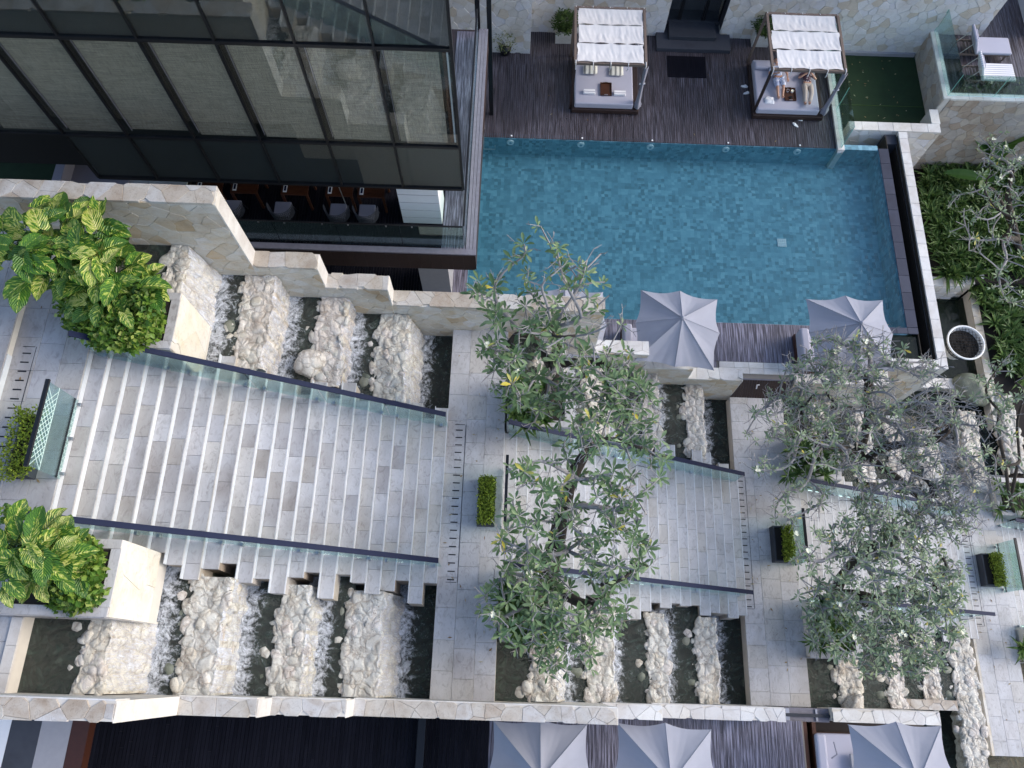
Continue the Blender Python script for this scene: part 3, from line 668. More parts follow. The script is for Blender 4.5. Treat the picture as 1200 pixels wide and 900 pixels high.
for f in range(3):
    for row in (0, 1):
        up = row == 1
        for k in range(5):
            x0 = XE[f][0] if k == 0 else WX[f][k-1][1]-.35; x1 = XE[f][1] if k == 4 else WX[f][k][0]+.15
            if up: ya, yb = (6.98 if k == 0 else 5.3), 8.47
            else: ya, yb = -.62, (.7 if k == 0 else 2.3)
            if f == 2 and up: yb = 8.47 if k < 1 else 8.9
            foot = None if k == 0 else WX[f][k-1][1]+.10+(.2 if LV[f][k-1]-LV[f][k] > 1.15 else 0)
            water_sheet(x0, x1, ya, yb, LV[f][k], foot, (1.1 if k == 1 and f == 0 else .75))
        for k in range(4):
            ya, yb = (6.12, 8.43) if up else (-.58, 1.62)
            if k == 0: ya, yb = (6.95, 8.43) if up else (-.58, .72)
            if f == 2 and not up and k == 3: ya = -2.9
            weir(WX[f][k][0], WX[f][k][1], ya, yb, LV[f][k], LV[f][k+1], f'{od[k]} rock weir from the left in the {"upper" if up else "lower"} water channel beside the {fl[f]} staircase', 60+f*8+row*4+k)
# basin floor and flanks
bf = MB()
for f in range(3):
    for k in range(5):
        x0 = XE[f][0] if k == 0 else WX[f][k-1][0]+.3; x1 = XE[f][1] if k == 4 else WX[f][k][0]+.2
        z = LV[f][k]-.6
        bf.box(x0+.003*k, x1, -.6, 8.44 if f < 2 else 8.9, z-.8-.01*k, z)
bf.obj('basin_floor', M['wetrock'], kind='structure')
t = thing('fallen_boulder', 'round pale boulder standing alone in the third upper basin under the left rail', 'boulder', at(362, 424, 5.5))
rock(rnd, .33, M['rock'], 'boulder', 3, t, (0, 0, -.05), (1, 1.1, .7), 77)
t = thing('fallen_boulder', 'pale angular boulder lying against the outer wall at the lower right weir', 'boulder', at(1001, 829, -.8))
rock(rnd, .36, M['rock'], 'boulder', 3, t, (0, 0, 0), (1, .7, .7), 79)
t = thing('fallen_boulder', 'pale green boulder beside the planting at the foot of the pool wall', 'boulder', at(1138, 458, -3.9))
rock(rnd, .6, M['wetrock'], 'boulder', 3, t, (0, 0, 0), (.8, 1.2, .7), 80)
# inner kerb inside the lowest basin row
t = thing('kerb_wall', 'low mottled kerb just inside the outer wall beside the lower right weirs', 'kerb', (10.3, -.6, -2.2))
MB().box(0, 3.1, 0, .28, -2, 0).obj('core', M['darkstone'], t)
face_stones(t, (0, .0, 0), X_, Y_, Z_, 3.1, .28, .28, M['cap'], 'cap_stone', .03, .006, 91, aspect=1.6)
# ================================================================== POOL AND DECKS
p = MB(); PX0, PX1, PY0, PY1 = -1.62, 12.45, 10.72, 17.56
p.box(PX0, PX1, PY0, PY1, -1.6, -.93)
p.obj('pool_floor', M['pooltile'], kind='structure')
p = MB(); p.box(PX0-.2, PX1, PY1, PY1+.2, -1.5, -.03); p.box(PX0-.2, PX1, PY0-.2, PY0, -1.5, -.03); p.box(PX1, PX1+.28, PY0-.1, PY1, -1.5, -.03); p.box(PX0-.2, PX0, PY0, PY1, -1.5, -.03)
p.obj('pool_wall', M['pooltile'], kind='structure')
MB().grid(lambda u, v: (PX0+(PX1-PX0+.003)*u, PY0+(PY1-PY0)*v, -.045), 2, 2).obj('pool_water', M['poolwater'], kind='structure')
t = thing('infinity_edge', 'slate tiled overflow edge along the right side of the pool', 'pool edge', (12.46, 10.55, 0))
for k in range(11):
    y = .2+k*.625
    MB().prism([(0, y+.004), (.34, y+.004), (.34, y+.619), (0, y+.619)], Vector((0, 0, -.03)), X_, Y_, Z_, .035, .004).obj('slate_tile', M['poolslate'], t)
for a, b in ((-.75, -.35), (-.34, 0)): MB().prism([(a, -.02), (b, -.02), (b+.0, .18), (a, .18)], Vector((0, 0, -.03)), X_, Y_, Z_, .035, .004).obj('slate_tile', M['poolslate'], t)
MB().prism([(.01, -.02), (.34, -.02), (.34, .19), (.01, .19)], Vector((0, 0, -.03)), X_, Y_, Z_, .035, .004).obj('slate_tile', M['poolslate'], t)
t = thing('overflow_trough', 'narrow dark overflow trough between the slate edge and the pale pool wall', 'trough', (12.82, 9.7, -.8))
MB().box(0, .4, 0, 8.5, -.3, 0).obj('trough_floor', M['darkbark'], t); MB().box(.385, .399, 0, 8.5, 0, .8).obj('stained_side', M['darkbark'], t)
MB().box(-.02, .0, 0, 8.5, 0, .76).obj('inner_side', M['darkbark'], t)
for xx in (.03, .36): MB().box(xx, xx+.012, .05, 8.45, .62, .66).obj('drain_line', M['steel'], t)
MB().box(11.72, 12.8, 9.62, 10.5, -.6, -.45).obj('corner_pool_floor', M['wetrock'], kind='structure')
MB().grid(lambda u, v: (11.72+1.08*u, 9.6+.93*v, -.12), 2, 2).obj('corner_pool_water', M['pond'], kind='structure')
# pool surround walls with caps
def capwall(x0, x1, y0, y1, zb, zt, label, seed, faces=(), mat='cobble', size=.3, length=.55, name='stone_wall', n=300, capmat='whitecap'):
    t = thing(name, label, 'wall', (x0, y0, zb)); L, D, H = x1-x0, y1-y0, zt-zb
    MB().box(0, L, 0, D, 0, H-.04).obj('wall_core', M['mortar'], t)
    for f in faces:
        o, u, ln, nn = {'-y': ((0, 0, 0), X_, L, -Y_), '+x': ((L, 0, 0), Y_, D, X_), '-x': ((0, 0, 0), Y_, D, -X_)}[f]
        face_stones(t, o, u, Z_, nn, ln, H-.05, size, M[mat], 'stone', .02, .012, seed, n, aspect=1.35, uneven=.006)
    r = random.Random(seed); a = 0; T = max(L, D)
    while a < T-.02:
        e = min(T, a+length*r.uniform(.8, 1.2));
        if T-e < .15: e = T
        q = [(a+.004, -.02), (e-.004, -.02), (e-.004, D+.02), (a+.004, D+.02)] if L >= D else [(-.02, a+.004), (L+.02, a+.004), (L+.02, e-.004), (-.02, e-.004)]
        MB().prism(q, Vector((0, 0, H-.05)), X_, Y_, Z_, .05, .005).obj('cap_stone', M[capmat], t); a = e
    return t
capwall(13.22, 13.48, 9.32, 18.3, -4.6, .1, 'long pale capped wall down the right side of the pool beyond the dark trough', 101, ())
capwall(11.35, 13.22, 9.32, 9.6, -4.6, .1, 'short pale capped wall at the lower right corner of the pool', 102, ('-y',), 'flag')
capwall(8.7, 11.35, 8.72, 8.98, -2.9, .1, 'pale capped wall below the second umbrella, behind tree leaves', 103, ('-y',), 'flag')
MB().box(11.33, 11.6, 8.74, 9.33, -4.6, .05).obj('pool_wall_return', M['mortar'], kind='structure')
MB().box(12.8, 13.22, 17.9, 18.3, -1, -.1).obj('pool_wall_return', M['slate'], kind='structure')
MB().box(-13, 11.0, 8.83, 24, -.6, -.1).obj('deck_base', M['greymortar'], kind='structure')
bpy.data.objects['deck_base'].location = (0, 0, 0)
# keep the base out of the pool: replace with four slabs
bpy.data.objects.remove(bpy.data.objects['deck_base'])
b = MB().box(-13, 11.0, 17.77, 24, -.6, -.03).box(-13, -1.83, 8.83, 17.77, -.6, -.03).box(-1.83, 11.7, 9.0, 10.5, -.6, -.03).box(-1.83, 8.6, 8.83, 9.0, -.6, -.03)
b.obj('deck_base', M['greymortar'], kind='structure')
t = link('poolside_deck', None, kind='structure')
def deckpiece(name, x0, x1, y0, y1, z, wd, mat, seed, along='y'):
    o = boards(None, x0, x1, y0, y1, z, wd, M[mat], name, along, seed=seed, kind='structure'); return o
bpy.data.objects.remove(t)
deckpiece('far_deck', -4.5, 10.98, 17.57, 22.4, 0, .075, 'deck', 201)
deckpiece('near_deck', -1.6, 11.7, 9.37, 10.7, 0, .08, 'deckgrey', 202)
deckpiece('near_deck', -1.6, 6.3, 8.83, 9.36, 0, .08, 'deckgrey', 203)
deckpiece('side_deck', -2.9, -1.63, 8.9, 17.5, 0, .09, 'deckgrey', 204)
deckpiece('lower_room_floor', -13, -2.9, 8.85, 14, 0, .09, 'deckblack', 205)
t = thing('stone_kerb', 'pale stone kerb along the near edge of the poolside deck, right of the umbrella', 'kerb', (6.38, 8.97, -.4))
MB().box(0, 2.3, 0, .39, 0, .37).obj('kerb_core', M['mortar'], t)
for i in range(5):
    for j in range(2): MB().prism([(i*.46+.004, j*.195+.003), (i*.46+.456, j*.195+.003), (i*.46+.456, j*.195+.192), (i*.46+.004, j*.195+.192)], Vector((0, 0, .37)), X_, Y_, Z_, .045, .005).obj('kerb_stone', M['whitecap'], t)
t = thing('timber_steps', 'dark slatted timber flank dropping from the kerb to the stone landing', 'steps', (6.85, 8.38, -.6))
MB().box(0, 1.8, .42, .58, .2, .56).obj('ledge', M['greywood'], t)
for i in range(22):
    x = i*.08; MB().add([(x+.005, 0, .05), (x+.075, 0, .05), (x+.075, .42, .5), (x+.005, .42, .5), (x+.005, 0, 0), (x+.075, 0, 0), (x+.075, .42, 0), (x+.005, .42, 0)], [(0, 1, 2, 3), (0, 4, 5, 1), (1, 5, 6, 2), (3, 7, 4, 0)]).obj('slat', M['darkwood'], t)
MB().tube([(.72, .2, .34), (.72, .3, .42), (.8, .3, .42)], .02, 5).obj('hook', M['white'], t)
# inlets along the far pool edge
for i, (px_, py_) in enumerate(((598, 171), (681, 174), (763, 176), (852, 178), (936, 180))):
    q = at(px_, py_, -.1)
    t = thing('pool_inlet', ['round white pool inlet nearest the glass building', 'round white pool inlet in front of the first daybed', 'round white pool inlet just right of the first daybed', 'round white pool inlet between the two daybeds', 'round white pool inlet in front of the daybed with two people'][i], 'inlet', (q.x, PY1-.02, -.22), group='white inlets along the far pool edge')
    MB().tube([(0, .02, 0), (0, -.03, 0)], [.13, .12], 14).obj('ring', M['porcelain'], t)
    MB().tube([(0, -.03, 0), (0, -.04, 0)], [.05, .05], 10).obj('nozzle', M['pooltile'], t)
    MB().tube([(.03, .1, .225), (.03, .1, .245)], .03, 8).obj('cover_disc', M['porcelain'], t)
q = at(916, 285, -.93); t = thing('floor_drain', 'small white square drain grille on the teal pool floor', 'drain', (q.x, q.y, -.925))
for i in range(5):
    MB().box(-.15+i*.066, -.11+i*.066, -.15, .15, .0, .02).obj('bar', M['porcelain'], t); MB().box(-.15, .15, -.15+i*.066, -.11+i*.066, .021, .035).obj('bar', M['porcelain'], t)
t = thing('pool_ladder', 'slim steel grab rail at the upper left corner of the pool', 'ladder', (-1.35, 17.4, 0))
MB().tube([(0, .5, 0), (0, .5, .7), (0, .3, .85), (0, 0, .6), (0, -.12, -.3)], .022, 8).obj('rail', M['steel'], t); MB().tube([(.0, -.12, -.3), (.4, -.12, -.3), (.4, -.1, -.1)], .02, 6).obj('tread', M['steel'], t)
# ================================================================== FAR WALL, DOOR, LAWN, TERRACE
def farwall(x0, x1, y, zb, zt, label, seed, n=300, depth=1.2):
    t = thing('stone_wall', label, 'wall', (x0, y, zb)); L, H = x1-x0, zt-zb
    MB().box(0, L, 0, depth, 0, H).obj('wall_core', M['mortar'], t)
    face_stones(t, (0, 0, 0), X_, Z_, -Y_, L, H, .27, M['cobble'], 'stone', .03, .006, seed, n, aspect=1.3, uneven=.010)
farwall(-3.4, .17, 21.36, -.02, 6, 'projecting flagstone wall behind the potted shrub, top left of the pool', 111)
farwall(.172, 5.1, 22.4, -.02, 6, 'long pale flagstone wall behind the empty daybed', 112)
farwall(7.14, 16.6, 22.4, -.62, 6, 'long pale flagstone wall from the dark doorway to the lawn and terrace', 113)
t = thing('doorway', 'dark framed glass doorway with slate steps in the far flagstone wall', 'door', (5.1, 22.4, 0))
MB().box(0, 2.04, .9, 1.0, .3, 4).obj('door_back', M['slate'], t)
MB().box(0, 2.04, .35, .9, .2, .36).obj('threshold', M['slate'], t)
for xx in (0, .47, .52, 1.35, 1.41, 1.97): MB().box(xx, xx+.07 if xx not in (.47, 1.35) else xx+.05, .40, .47, .36, 3.2).obj('frame', M['black'], t)
for a, b_ in ((.07, .47), (.59, 1.35), (1.48, 1.97)): MB().box(a, b_, .43, .44, .36, 3.2).obj('glass_pane', M['facade'], t)
for xx in (.0, 2.02): MB().box(xx, xx+.02, 0, .4, .34, 4).obj('jamb', M['slate'], t)
bevel(MB().box(-.3, 2.42, -.78, .4, .003, .17).obj('step', M['slate'], t), .01); bevel(MB().box(.14, 1.86, -.38, .38, .172, .34).obj('step', M['slate'], t), .01)
MB().box(-.01, 2.05, 0, 1.1, 4, 6).obj('lintel', M['mortar'], t)
t = thing('door_mat', 'plain black mat on the deck below the slate steps', 'mat', (5.2, 20.45, .006)); bevel(MB().box(0, 1.4, 0, .98, 0, .018).obj('mat', M['deckblack'], t), .008)
# lawn
MB().box(11.2, 14.7, 18.5, 22.42, -1.2, -.62).obj('lawn_base', M['mortar'], kind='structure')
MB().grid(lambda u, v: (11.2+3.5*u, 18.5+3.9*v, -.56+.01*noise.noise(Vector((u*9, v*9, 0)))), 24, 24).obj('lawn', M['lawn'], kind='structure')
MB().box(11.25, 14.65, 19.95, 19.97, -.6, -.545).obj('lawn_seam', M['darkleaf'], kind='structure')
MB().box(11.2, 14.66, 22.28, 22.39, -.6, -.42).obj('drain_edge', M['concrete'], kind='structure')
capwall(11.5, 14.72, 18.34, 18.66, -4.6, .1, 'pale capped wall closing the near side of the small green lawn', 121, ('-y',), 'cobble')
capwall(14.45, 14.72, 18.67, 19.3, -4.6, .12, 'short return of pale wall at the lawn corner', 122, ('+x',), 'darkstone')
capwall(11.0, 11.2, 17.42, 22.3, -2, .12, 'narrow pale parapet with glass between the deck and the lawn', 123, ('-y',), 'cobble')
t = thing('glass_balustrade', 'tall clear glass screen between the occupied daybed and the lawn', 'balustrade', (11.1, 17.5, .12))
for i in range(3): MB().box(-.006, .006, i*1.62+.01, i*1.62+1.6, 0, 1.12).obj('glass_panel', M['glass'], t)
for i in range(4): MB().box(-.008, .008, max(0, i*1.62-.008), i*1.62+.008, 0, 1.13).obj('panel_edge', M['edge'], t)
# terrace
capwall(14.73, 14.95, 19.36, 22.38, -4.6, .62, 'pale capped wall on the left side of the lounger terrace', 124, ('-x',), 'darkstone', n=200)
capwall(14.96, 21.5, 19.36, 19.58, -4.6, .62, 'pale capped wall along the front of the lounger terrace above the garden', 125, ('-y',), 'darkstone', n=300)
MB().box(14.96, 21.5, 19.59, 30, -.3, .46).obj('terrace_base', M['greymortar'], kind='structure')
deckpiece('terrace_deck', 14.96, 21.4, 19.6, 29.5, .5, .09, 'deck', 207)
t = thing('glass_balustrade', 'clear glass balustrade round the two sides of the lounger terrace', 'balustrade', (14.84, 19.47, .63))
for i in range(2): MB().box(-.006, .006, .02+i*1.44, .02+i*1.44+1.42, 0, 1.0).obj('glass_panel', M['glass'], t)
for i in range(4): MB().box(.02+i*1.6, .02+i*1.6+1.57, -.006, .006, 0, 1.0).obj('glass_panel', M['glass'], t)
for i in range(4): MB().box(i*1.6-.0, i*1.6+.012, -.008, .008, 0, 1.005).obj('panel_edge', M['edge'], t)
MB().box(-.008, .008, 2.9, 2.915, 0, 1.005).obj('panel_edge', M['edge'], t)
t = thing('privacy_screen', 'grey slab corner at the very top right edge', 'screen', (18.3, 22.4, .5)); MB().box(0, .25, 0, 3, 0, 1.4).obj('panel', M['concrete'], t)
# ================================================================== BUILDING WITH GLASS FRONT
t = thing('glass_building', 'dark glass fronted restaurant building with woven blinds behind its tall panes', 'building', (0, 0, 4))
def bl(z): return z-4
# floor slab of the upper dining level, dark soffit and fascia
MB().box(-17, -1.18, 10.56, 18.4, bl(3.2), bl(3.97)).obj('floor_slab', M['darkwood'], t)
fa = MB(); r = random.Random(3)
x = -13.2
while x < -1.2:
    e = min(-1.18, x+.3); MB().box(x, e-.004, 10.545, 10.56, bl(3.17), bl(3.93)).obj('fascia_board', M['darkwood'], t); x = e
x = 10.56
MB().box(-1.18, -1.165, 10.55, 18.4, bl(3.17), bl(3.93)).obj('side_fascia', M['darkwood'], t)
MB().box(-13.2, -1.15, 10.54, 10.71, bl(3.972), bl(4.03)).obj('edge_board', M['greywood'], t)
for i in range(3): MB().box(-1.43+i*.093, -1.347+i*.093, 10.712, 18.4, bl(3.972), bl(4.025)).obj('edge_board', M['greywood'], t)
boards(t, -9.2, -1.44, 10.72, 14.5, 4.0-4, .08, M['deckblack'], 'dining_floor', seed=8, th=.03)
boards(t, -2.1, -1.44, 10.72, 18.3, 4.006-4, .08, M['deckgrey'], 'balcony_boards', seed=9, th=.03)
# pillars
MB().box(-3.18, -2.12, 11.48, 12.3, bl(4.01), bl(6.5)).obj('pillar', M['white'], t); MB().box(-3.0, -2.1, 11.3, 12.3, bl(-.02), bl(3.19)).obj('pillar', M['concrete'], t)
for k in range(6): MB().box(-3.17, -2.13, 11.472, 11.48, bl(4.3+k*.35), bl(4.31+k*.35)).obj('pillar_joint', M['concrete'], t)
# facade
MX = [-1.4, -2.87, -4.36, -5.88, -7.35, -8.85, -10.3, -11.8, -13.3, -14.8]
FY = 11.0
q = MB(); zt, zb = bl(17), bl(6.42)
q.add([(-1.5, FY+.3, zb), (-2.7, 17, zb), (-15, 17, zb), (-15, FY+.3, zb), (-1.5, FY+.3, zt), (-2.7, 17, zt), (-15, 17, zt), (-15, FY+.3, zt)], [(0, 3, 2, 1), (4, 5, 6, 7), (0, 1, 5, 4), (1, 2, 6, 5), (2, 3, 7, 6), (3, 0, 4, 7)])
q.obj('dark_interior', M['black'], t)
for i in range(len(MX)-1):
    xr, xl = MX[i]-.03, MX[i+1]+.03; low = MX[i+1] > -10.4
    bands = [(6.40, 7.93, 'spandrel')] if low else []
    bands += [(8.0, 10.84, 'blind'), (10.92, 14.3, 'spandrel'), (14.4, 17, 'spandrel')]
    for z0, z1, kk in bands:
        w_ = MB().box(xl, xr, FY, FY+.012, bl(z0), bl(z1)).obj('window', M['facade'], t)
        if kk == 'blind':
            MB().box(xl+.12, xr-(.05 if i else .24), FY+.10, FY+.12, bl(z0+(.0 if i not in (4,) else .12)), bl(z1)).obj('roller_blind', M['blind'], w_)
            MB().box(xr-.03, xr+.0, FY+.05, FY+.18, bl(z0), bl(z1)).obj('fin', M['black'], w_)
            MB().box(xl+.10, xl+.11, FY+.06, FY+.1, bl(z0+.1), bl(z1)).obj('blind_rail', M['greywood'], w_)
        else: MB().box(xl, xr, FY+.06, FY+.08, bl(z0), bl(z1)).obj('back_panel', M['spandrel'], w_)
    MB().box(MX[i+1]-.022, MX[i+1]+.022, FY-.02, FY+.06, bl(6.37 if low else 7.93), bl(17)).obj('mullion', M['black'], t)
MB().box(-1.43, -1.37, FY-.02, FY+.06, bl(6.37), bl(17)).obj('mullion', M['black'], t)
for z0 in (10.84, 14.3): MB().box(-14.8, -1.4, FY-.025, FY+.05, bl(z0), bl(z0+.08)).obj('transom', M['black'], t)
MB().box(-14.8, -1.4, FY-.024, FY+.05, bl(7.93), bl(8.0)).obj('transom', M['black'], t)
MB().box(-10.3, -1.4, FY-.024, FY+.3, bl(6.33), bl(6.4)).obj('sill', M['black'], t)
for z0 in (9.1, 9.8): pass
MB().box(-1.60, -1.53, FY+.11, FY+.13, bl(8), bl(10.84)).obj('red_strip', M['redwood'], t); MB().box(-1.52, -1.485, FY+.11, FY+.13, bl(8), bl(10.84)).obj('white_strip', M['white'], t)
q = MB().add([(-1.41, FY+.02, bl(6.4)), (-2.6, 17, bl(6.4)), (-2.6, 17, bl(17)), (-1.41, FY+.02, bl(17))], [(0, 1, 2, 3)]); q.obj('side_glazing', M['facade'], t)
# left court at dining level
MB().box(-17, -12.75, 10.8, 13.6, bl(4.0), bl(4.02)).obj('court_lawn', M['lawn'], t)
MB().box(-12.75, -12.5, 10.8, 13.5, bl(3.9), bl(4.5)).obj('court_kerb', M['lilac'], t)
MB().box(-12.5, -10.9, 10.8, 13.5, bl(3.9), bl(4.1)).obj('court_floor', M['lilac'], t)
slabs(t, -10.9, -9.3, 10.8, 13.3, bl(4.06), .53, .9, M['riser'], 'floor_tile', 4)
MB().box(-17, -3.5, 14.6, 14.8, bl(4), bl(6.4)).obj('back_wall', M['black'], t)
# balcony glass
def clearrail(x, y, dx, dy, n, z, label):
    t = thing('glass_balustrade', label, 'balustrade', (x, y, z)); L = math.hypot(dx, dy); ux, uy = dx/L, dy/L; w_ = L/n
    for i in range(n):
        a, b = i*w_+.01, (i+1)*w_-.01; q = MB()
        q.box(min(a*ux, b*ux)-.006*abs(uy), max(a*ux, b*ux)+.006*abs(uy), min(a*uy, b*uy)-.006*abs(ux), max(a*uy, b*uy)+.006*abs(ux), 0, 1.0).obj('glass_panel', M['glass'], t)
        for f in (.2, .8):
            c = a+(b-a)*f; MB().tube([(c*ux, c*uy, .93), (c*ux, c*uy, 1.02)], .02, 6).obj('clamp', M['steel'], t)
    MB().tube([(0, 0, 1.03), (dx, dy, 1.03)], .028, 6).obj('handrail', M['black'], t)
clearrail(-1.47, 10.76, -11.6, 0, 7, 4.02, 'glass balustrade along the front edge of the dining balcony')
clearrail(-1.45, 10.8, 0, 7.3, 5, 4.02, 'glass balustrade along the pool side of the dining balcony')
t = thing('steel_posts', 'pair of black posts rising at the far end of the dining balcony', 'posts', (-1.3, 18.5, 0))
for xx in (-.25, .1): MB().box(xx, xx+.14, 0, .15, -.0, 7).obj('post', M['black'], t)
# dining furniture
def table(x, y, label):
    t = thing('dining_table', label, 'table', (x, y, 4.0), group=None)
    for i in range(6): MB().box(-.36, .36, -.36+i*.12, -.25+i*.12, .70, .74).obj('slat', M['redwood'], t)
    for sx in (-1, 1):
        for sy in (-1, 1): MB().box(sx*.33-.03, sx*.33+.03, sy*.33-.03, sy*.33+.03, 0, .70).obj('leg', M['redwood'], t)
    m_ = thing('menu_card', 'white folded card on '+label, 'menu', (x-.25, y-.18, 4.745)); MB().box(-.05, .05, -.12, .12, 0, .01).obj('card', M['porcelain'], m_)
    MB().box(-.03, .03, -.08, .08, .0102, .012).obj('print', M['rail'], m_)
TX = [(-8.35, 'the left slatted table half hidden behind the wall cap'), (-7.4, 'the slatted table just right of the wall cap'), (-6.05, 'the wide slatted table in the middle of the row'), (-4.85, 'the slatted table left of the hanging rod'), (-4.0, 'the rightmost slatted table by the white pillar')]
for x, l_ in TX: table(x, 12.14, l_)
def chair():
    t = thing('tub_chair', 'grey cushioned woven tub chair nearest the wall cap', 'chair', (-7.75, 11.5, 4.0), group='woven tub chairs on the dining balcony')
    bevel(MB().box(-.22, .22, -.2, .24, .38, .46).obj('seat', M['cushion'], t), .03)
    q = MB()
    for k in range(22):
        a = math.pi+math.pi*k/21
        for zz in range(5):
            pass
        q.tube([(.30*math.cos(a), .30*math.sin(a), .3), (.33*math.cos(a), .34*math.sin(a), .74)], .012, 4)
    for zz in (.34, .42, .5, .58, .66, .74): q.tube([((.3+.03*(zz-.3)/.44)*math.cos(math.pi+math.pi*k/14), (.3+.04*(zz-.3)/.44)*math.sin(math.pi+math.pi*k/14), zz) for k in range(15)], .012, 4)
    q.obj('woven_back', M['slate'], t)
    for sx in (-1, 1):
        for sy in (-1, 1): MB().tube([(sx*.2, sy*.2, .38), (sx*.26, sy*.26, 0)], .015, 5).obj('leg', M['black'], t)
    return t
c0 = chair(); kids(c0)
for x, l_ in ((-6.4, 'woven tub chair pushed to the wide middle table'), (-4.9, 'woven tub chair just left of the hanging rod'), (-4.12, 'rightmost woven tub chair, nearest the white pillar')):
    c = copy_tree(c0); c.location = (x, 11.5, 4.0); c['label'] = l_
t = thing('hanging_rod', 'thin pale twisted rod hanging beside the balcony chairs', 'rod', (-4.6, 11.45, 4.9)); MB().tube([(0, 0, 0), (-.1, .1, 1.5)], .013, 5).obj('rod', M['steel'], t)
t = thing('bench_sofa', 'low grey sofa half hidden on the level below the balcony', 'sofa', (-5.2, 9.3, 0))
for i in range(2): bevel(MB().box(i*.85+.02, i*.85+.83, 0, .8, .2, .45).obj('seat_cushion', M['cushion'], t), .04)
MB().box(0, 1.72, -.02, .84, .02, .19).obj('base', M['darkwood'], t)
# ================================================================== BOTTOM DECKS
MB().box(-13, 8.0, -8, -.93, -.6, -.04).obj('lower_deck_base', M['greymortar'], kind='structure')
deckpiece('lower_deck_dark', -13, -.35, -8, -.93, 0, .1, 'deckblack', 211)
MB().box(-2.2, -2.0, -8, -.93, .0, .35).obj('deck_rib', M['black'], kind='structure')
deckpiece('lower_deck', -.35, 7.95, -8, -.93, 0, .085, 'deckgrey', 212)
z = 3.0
for nm, a, b_, mm in (('pale_floor_strip', 0, 14, 'white'), ('slate_floor_strip', 14, 50, 'slate'), ('grey_floor_strip', 50, 86, 'concrete'), ('timber_floor_strip', 86, 107, 'darkred')):
    xa, xb = at(a-6, 870, z).x, at(b_-6, 870, z).x
    if a == 0: xa = -16
    MB().box(xa, xb-.004, -6, -.93, z-.3, z).obj(nm, M[mm], kind='structure')
t = thing('timber_screen', 'red brown timber frame at the edge of the silvered deck beside the grey sofa', 'screen', (8.0, -6, -1.2))
for i, xx in enumerate((0, .22)): MB().box(xx, xx+.1, 0, 5.05, 0, 1.15+.05*i).obj('beam', M['redwood'], t)
for k in range(6): MB().box(.1, .22, k*.95, k*.95+.08, .5, .6).obj('crosspiece', M['redwood'], t)
MB().box(8.35, 11.8, -7, -.93, -2, -1.2).obj('lowest_deck', M['darkwood'], kind='structure')
t = thing('stone_wall', 'pale stone ledge curving under the bottom right corner weir', 'wall', (11.6, -4, -4.6)); MB().box(0, 1.2, 0, 1.4, 0, .6).obj('ledge', M['whitecap'], t)
t = thing('glass_screen', 'glass screen with mossy stone behind it, right of the lowest umbrella', 'screen', (11.75, -3.2, -1.9)); MB().box(0, .012, 0, 2.2, 0, 1.0).obj('glass_panel', M['glass'], t); MB().box(-.01, .03, -.02, 2.22, 1.0, 1.03).obj('handrail', M['black'], t); MB().box(-.9, -.05, 0, 2.1, -.8, 0).obj('mossy_block', M['wetrock'], t)
water_sheet(11.3, 22, -8, -.62, -4.8, None, 1); water_sheet(16.62, 22, -1.0, .9, -4.9, None, 1)
# L3 slab flank
MB().box(15.22, 15.3, -1.9, 2.0, -5.5, L3+.0).obj('landing_flank', M['flag'], kind='structure')
# ================================================================== DAYBEDS
def canopy_band(mb, x0, x1, y0, y1, z, sd, rag=.03):
    def f(u, v):
        x = x0+(x1-x0)*u; y = y0+(y1-y0)*v
        e = min(v, 1-v); sag = -.09*math.sin(math.pi*v)*(.6+.4*math.sin(math.pi*u))
        wr = .014*noise.noise(Vector((u*16+sd*5, v*1.8, sd)))+.012*noise.noise(Vector((u*30+v*3, v*2, sd+4)))+.007*noise.noise(Vector((u*60, v*9, sd+7)))
        tie = .05*abs(math.sin(u*math.pi*4))*(1-min(1, e*5))
        yy = y+(rag*noise.noise(Vector((u*5, sd, 0)))+(tie if v < .5 else -tie)*.6)*(1 if e < .02 else 0)
        xx = x+(.04*noise.noise(Vector((v*4, sd, 2))))*(1 if u < .01 or u > .99 else 0)
        return (xx, yy, z+sag+wr*(.35+e*2.2)+.02)
    mb.grid(f, 64, 16)
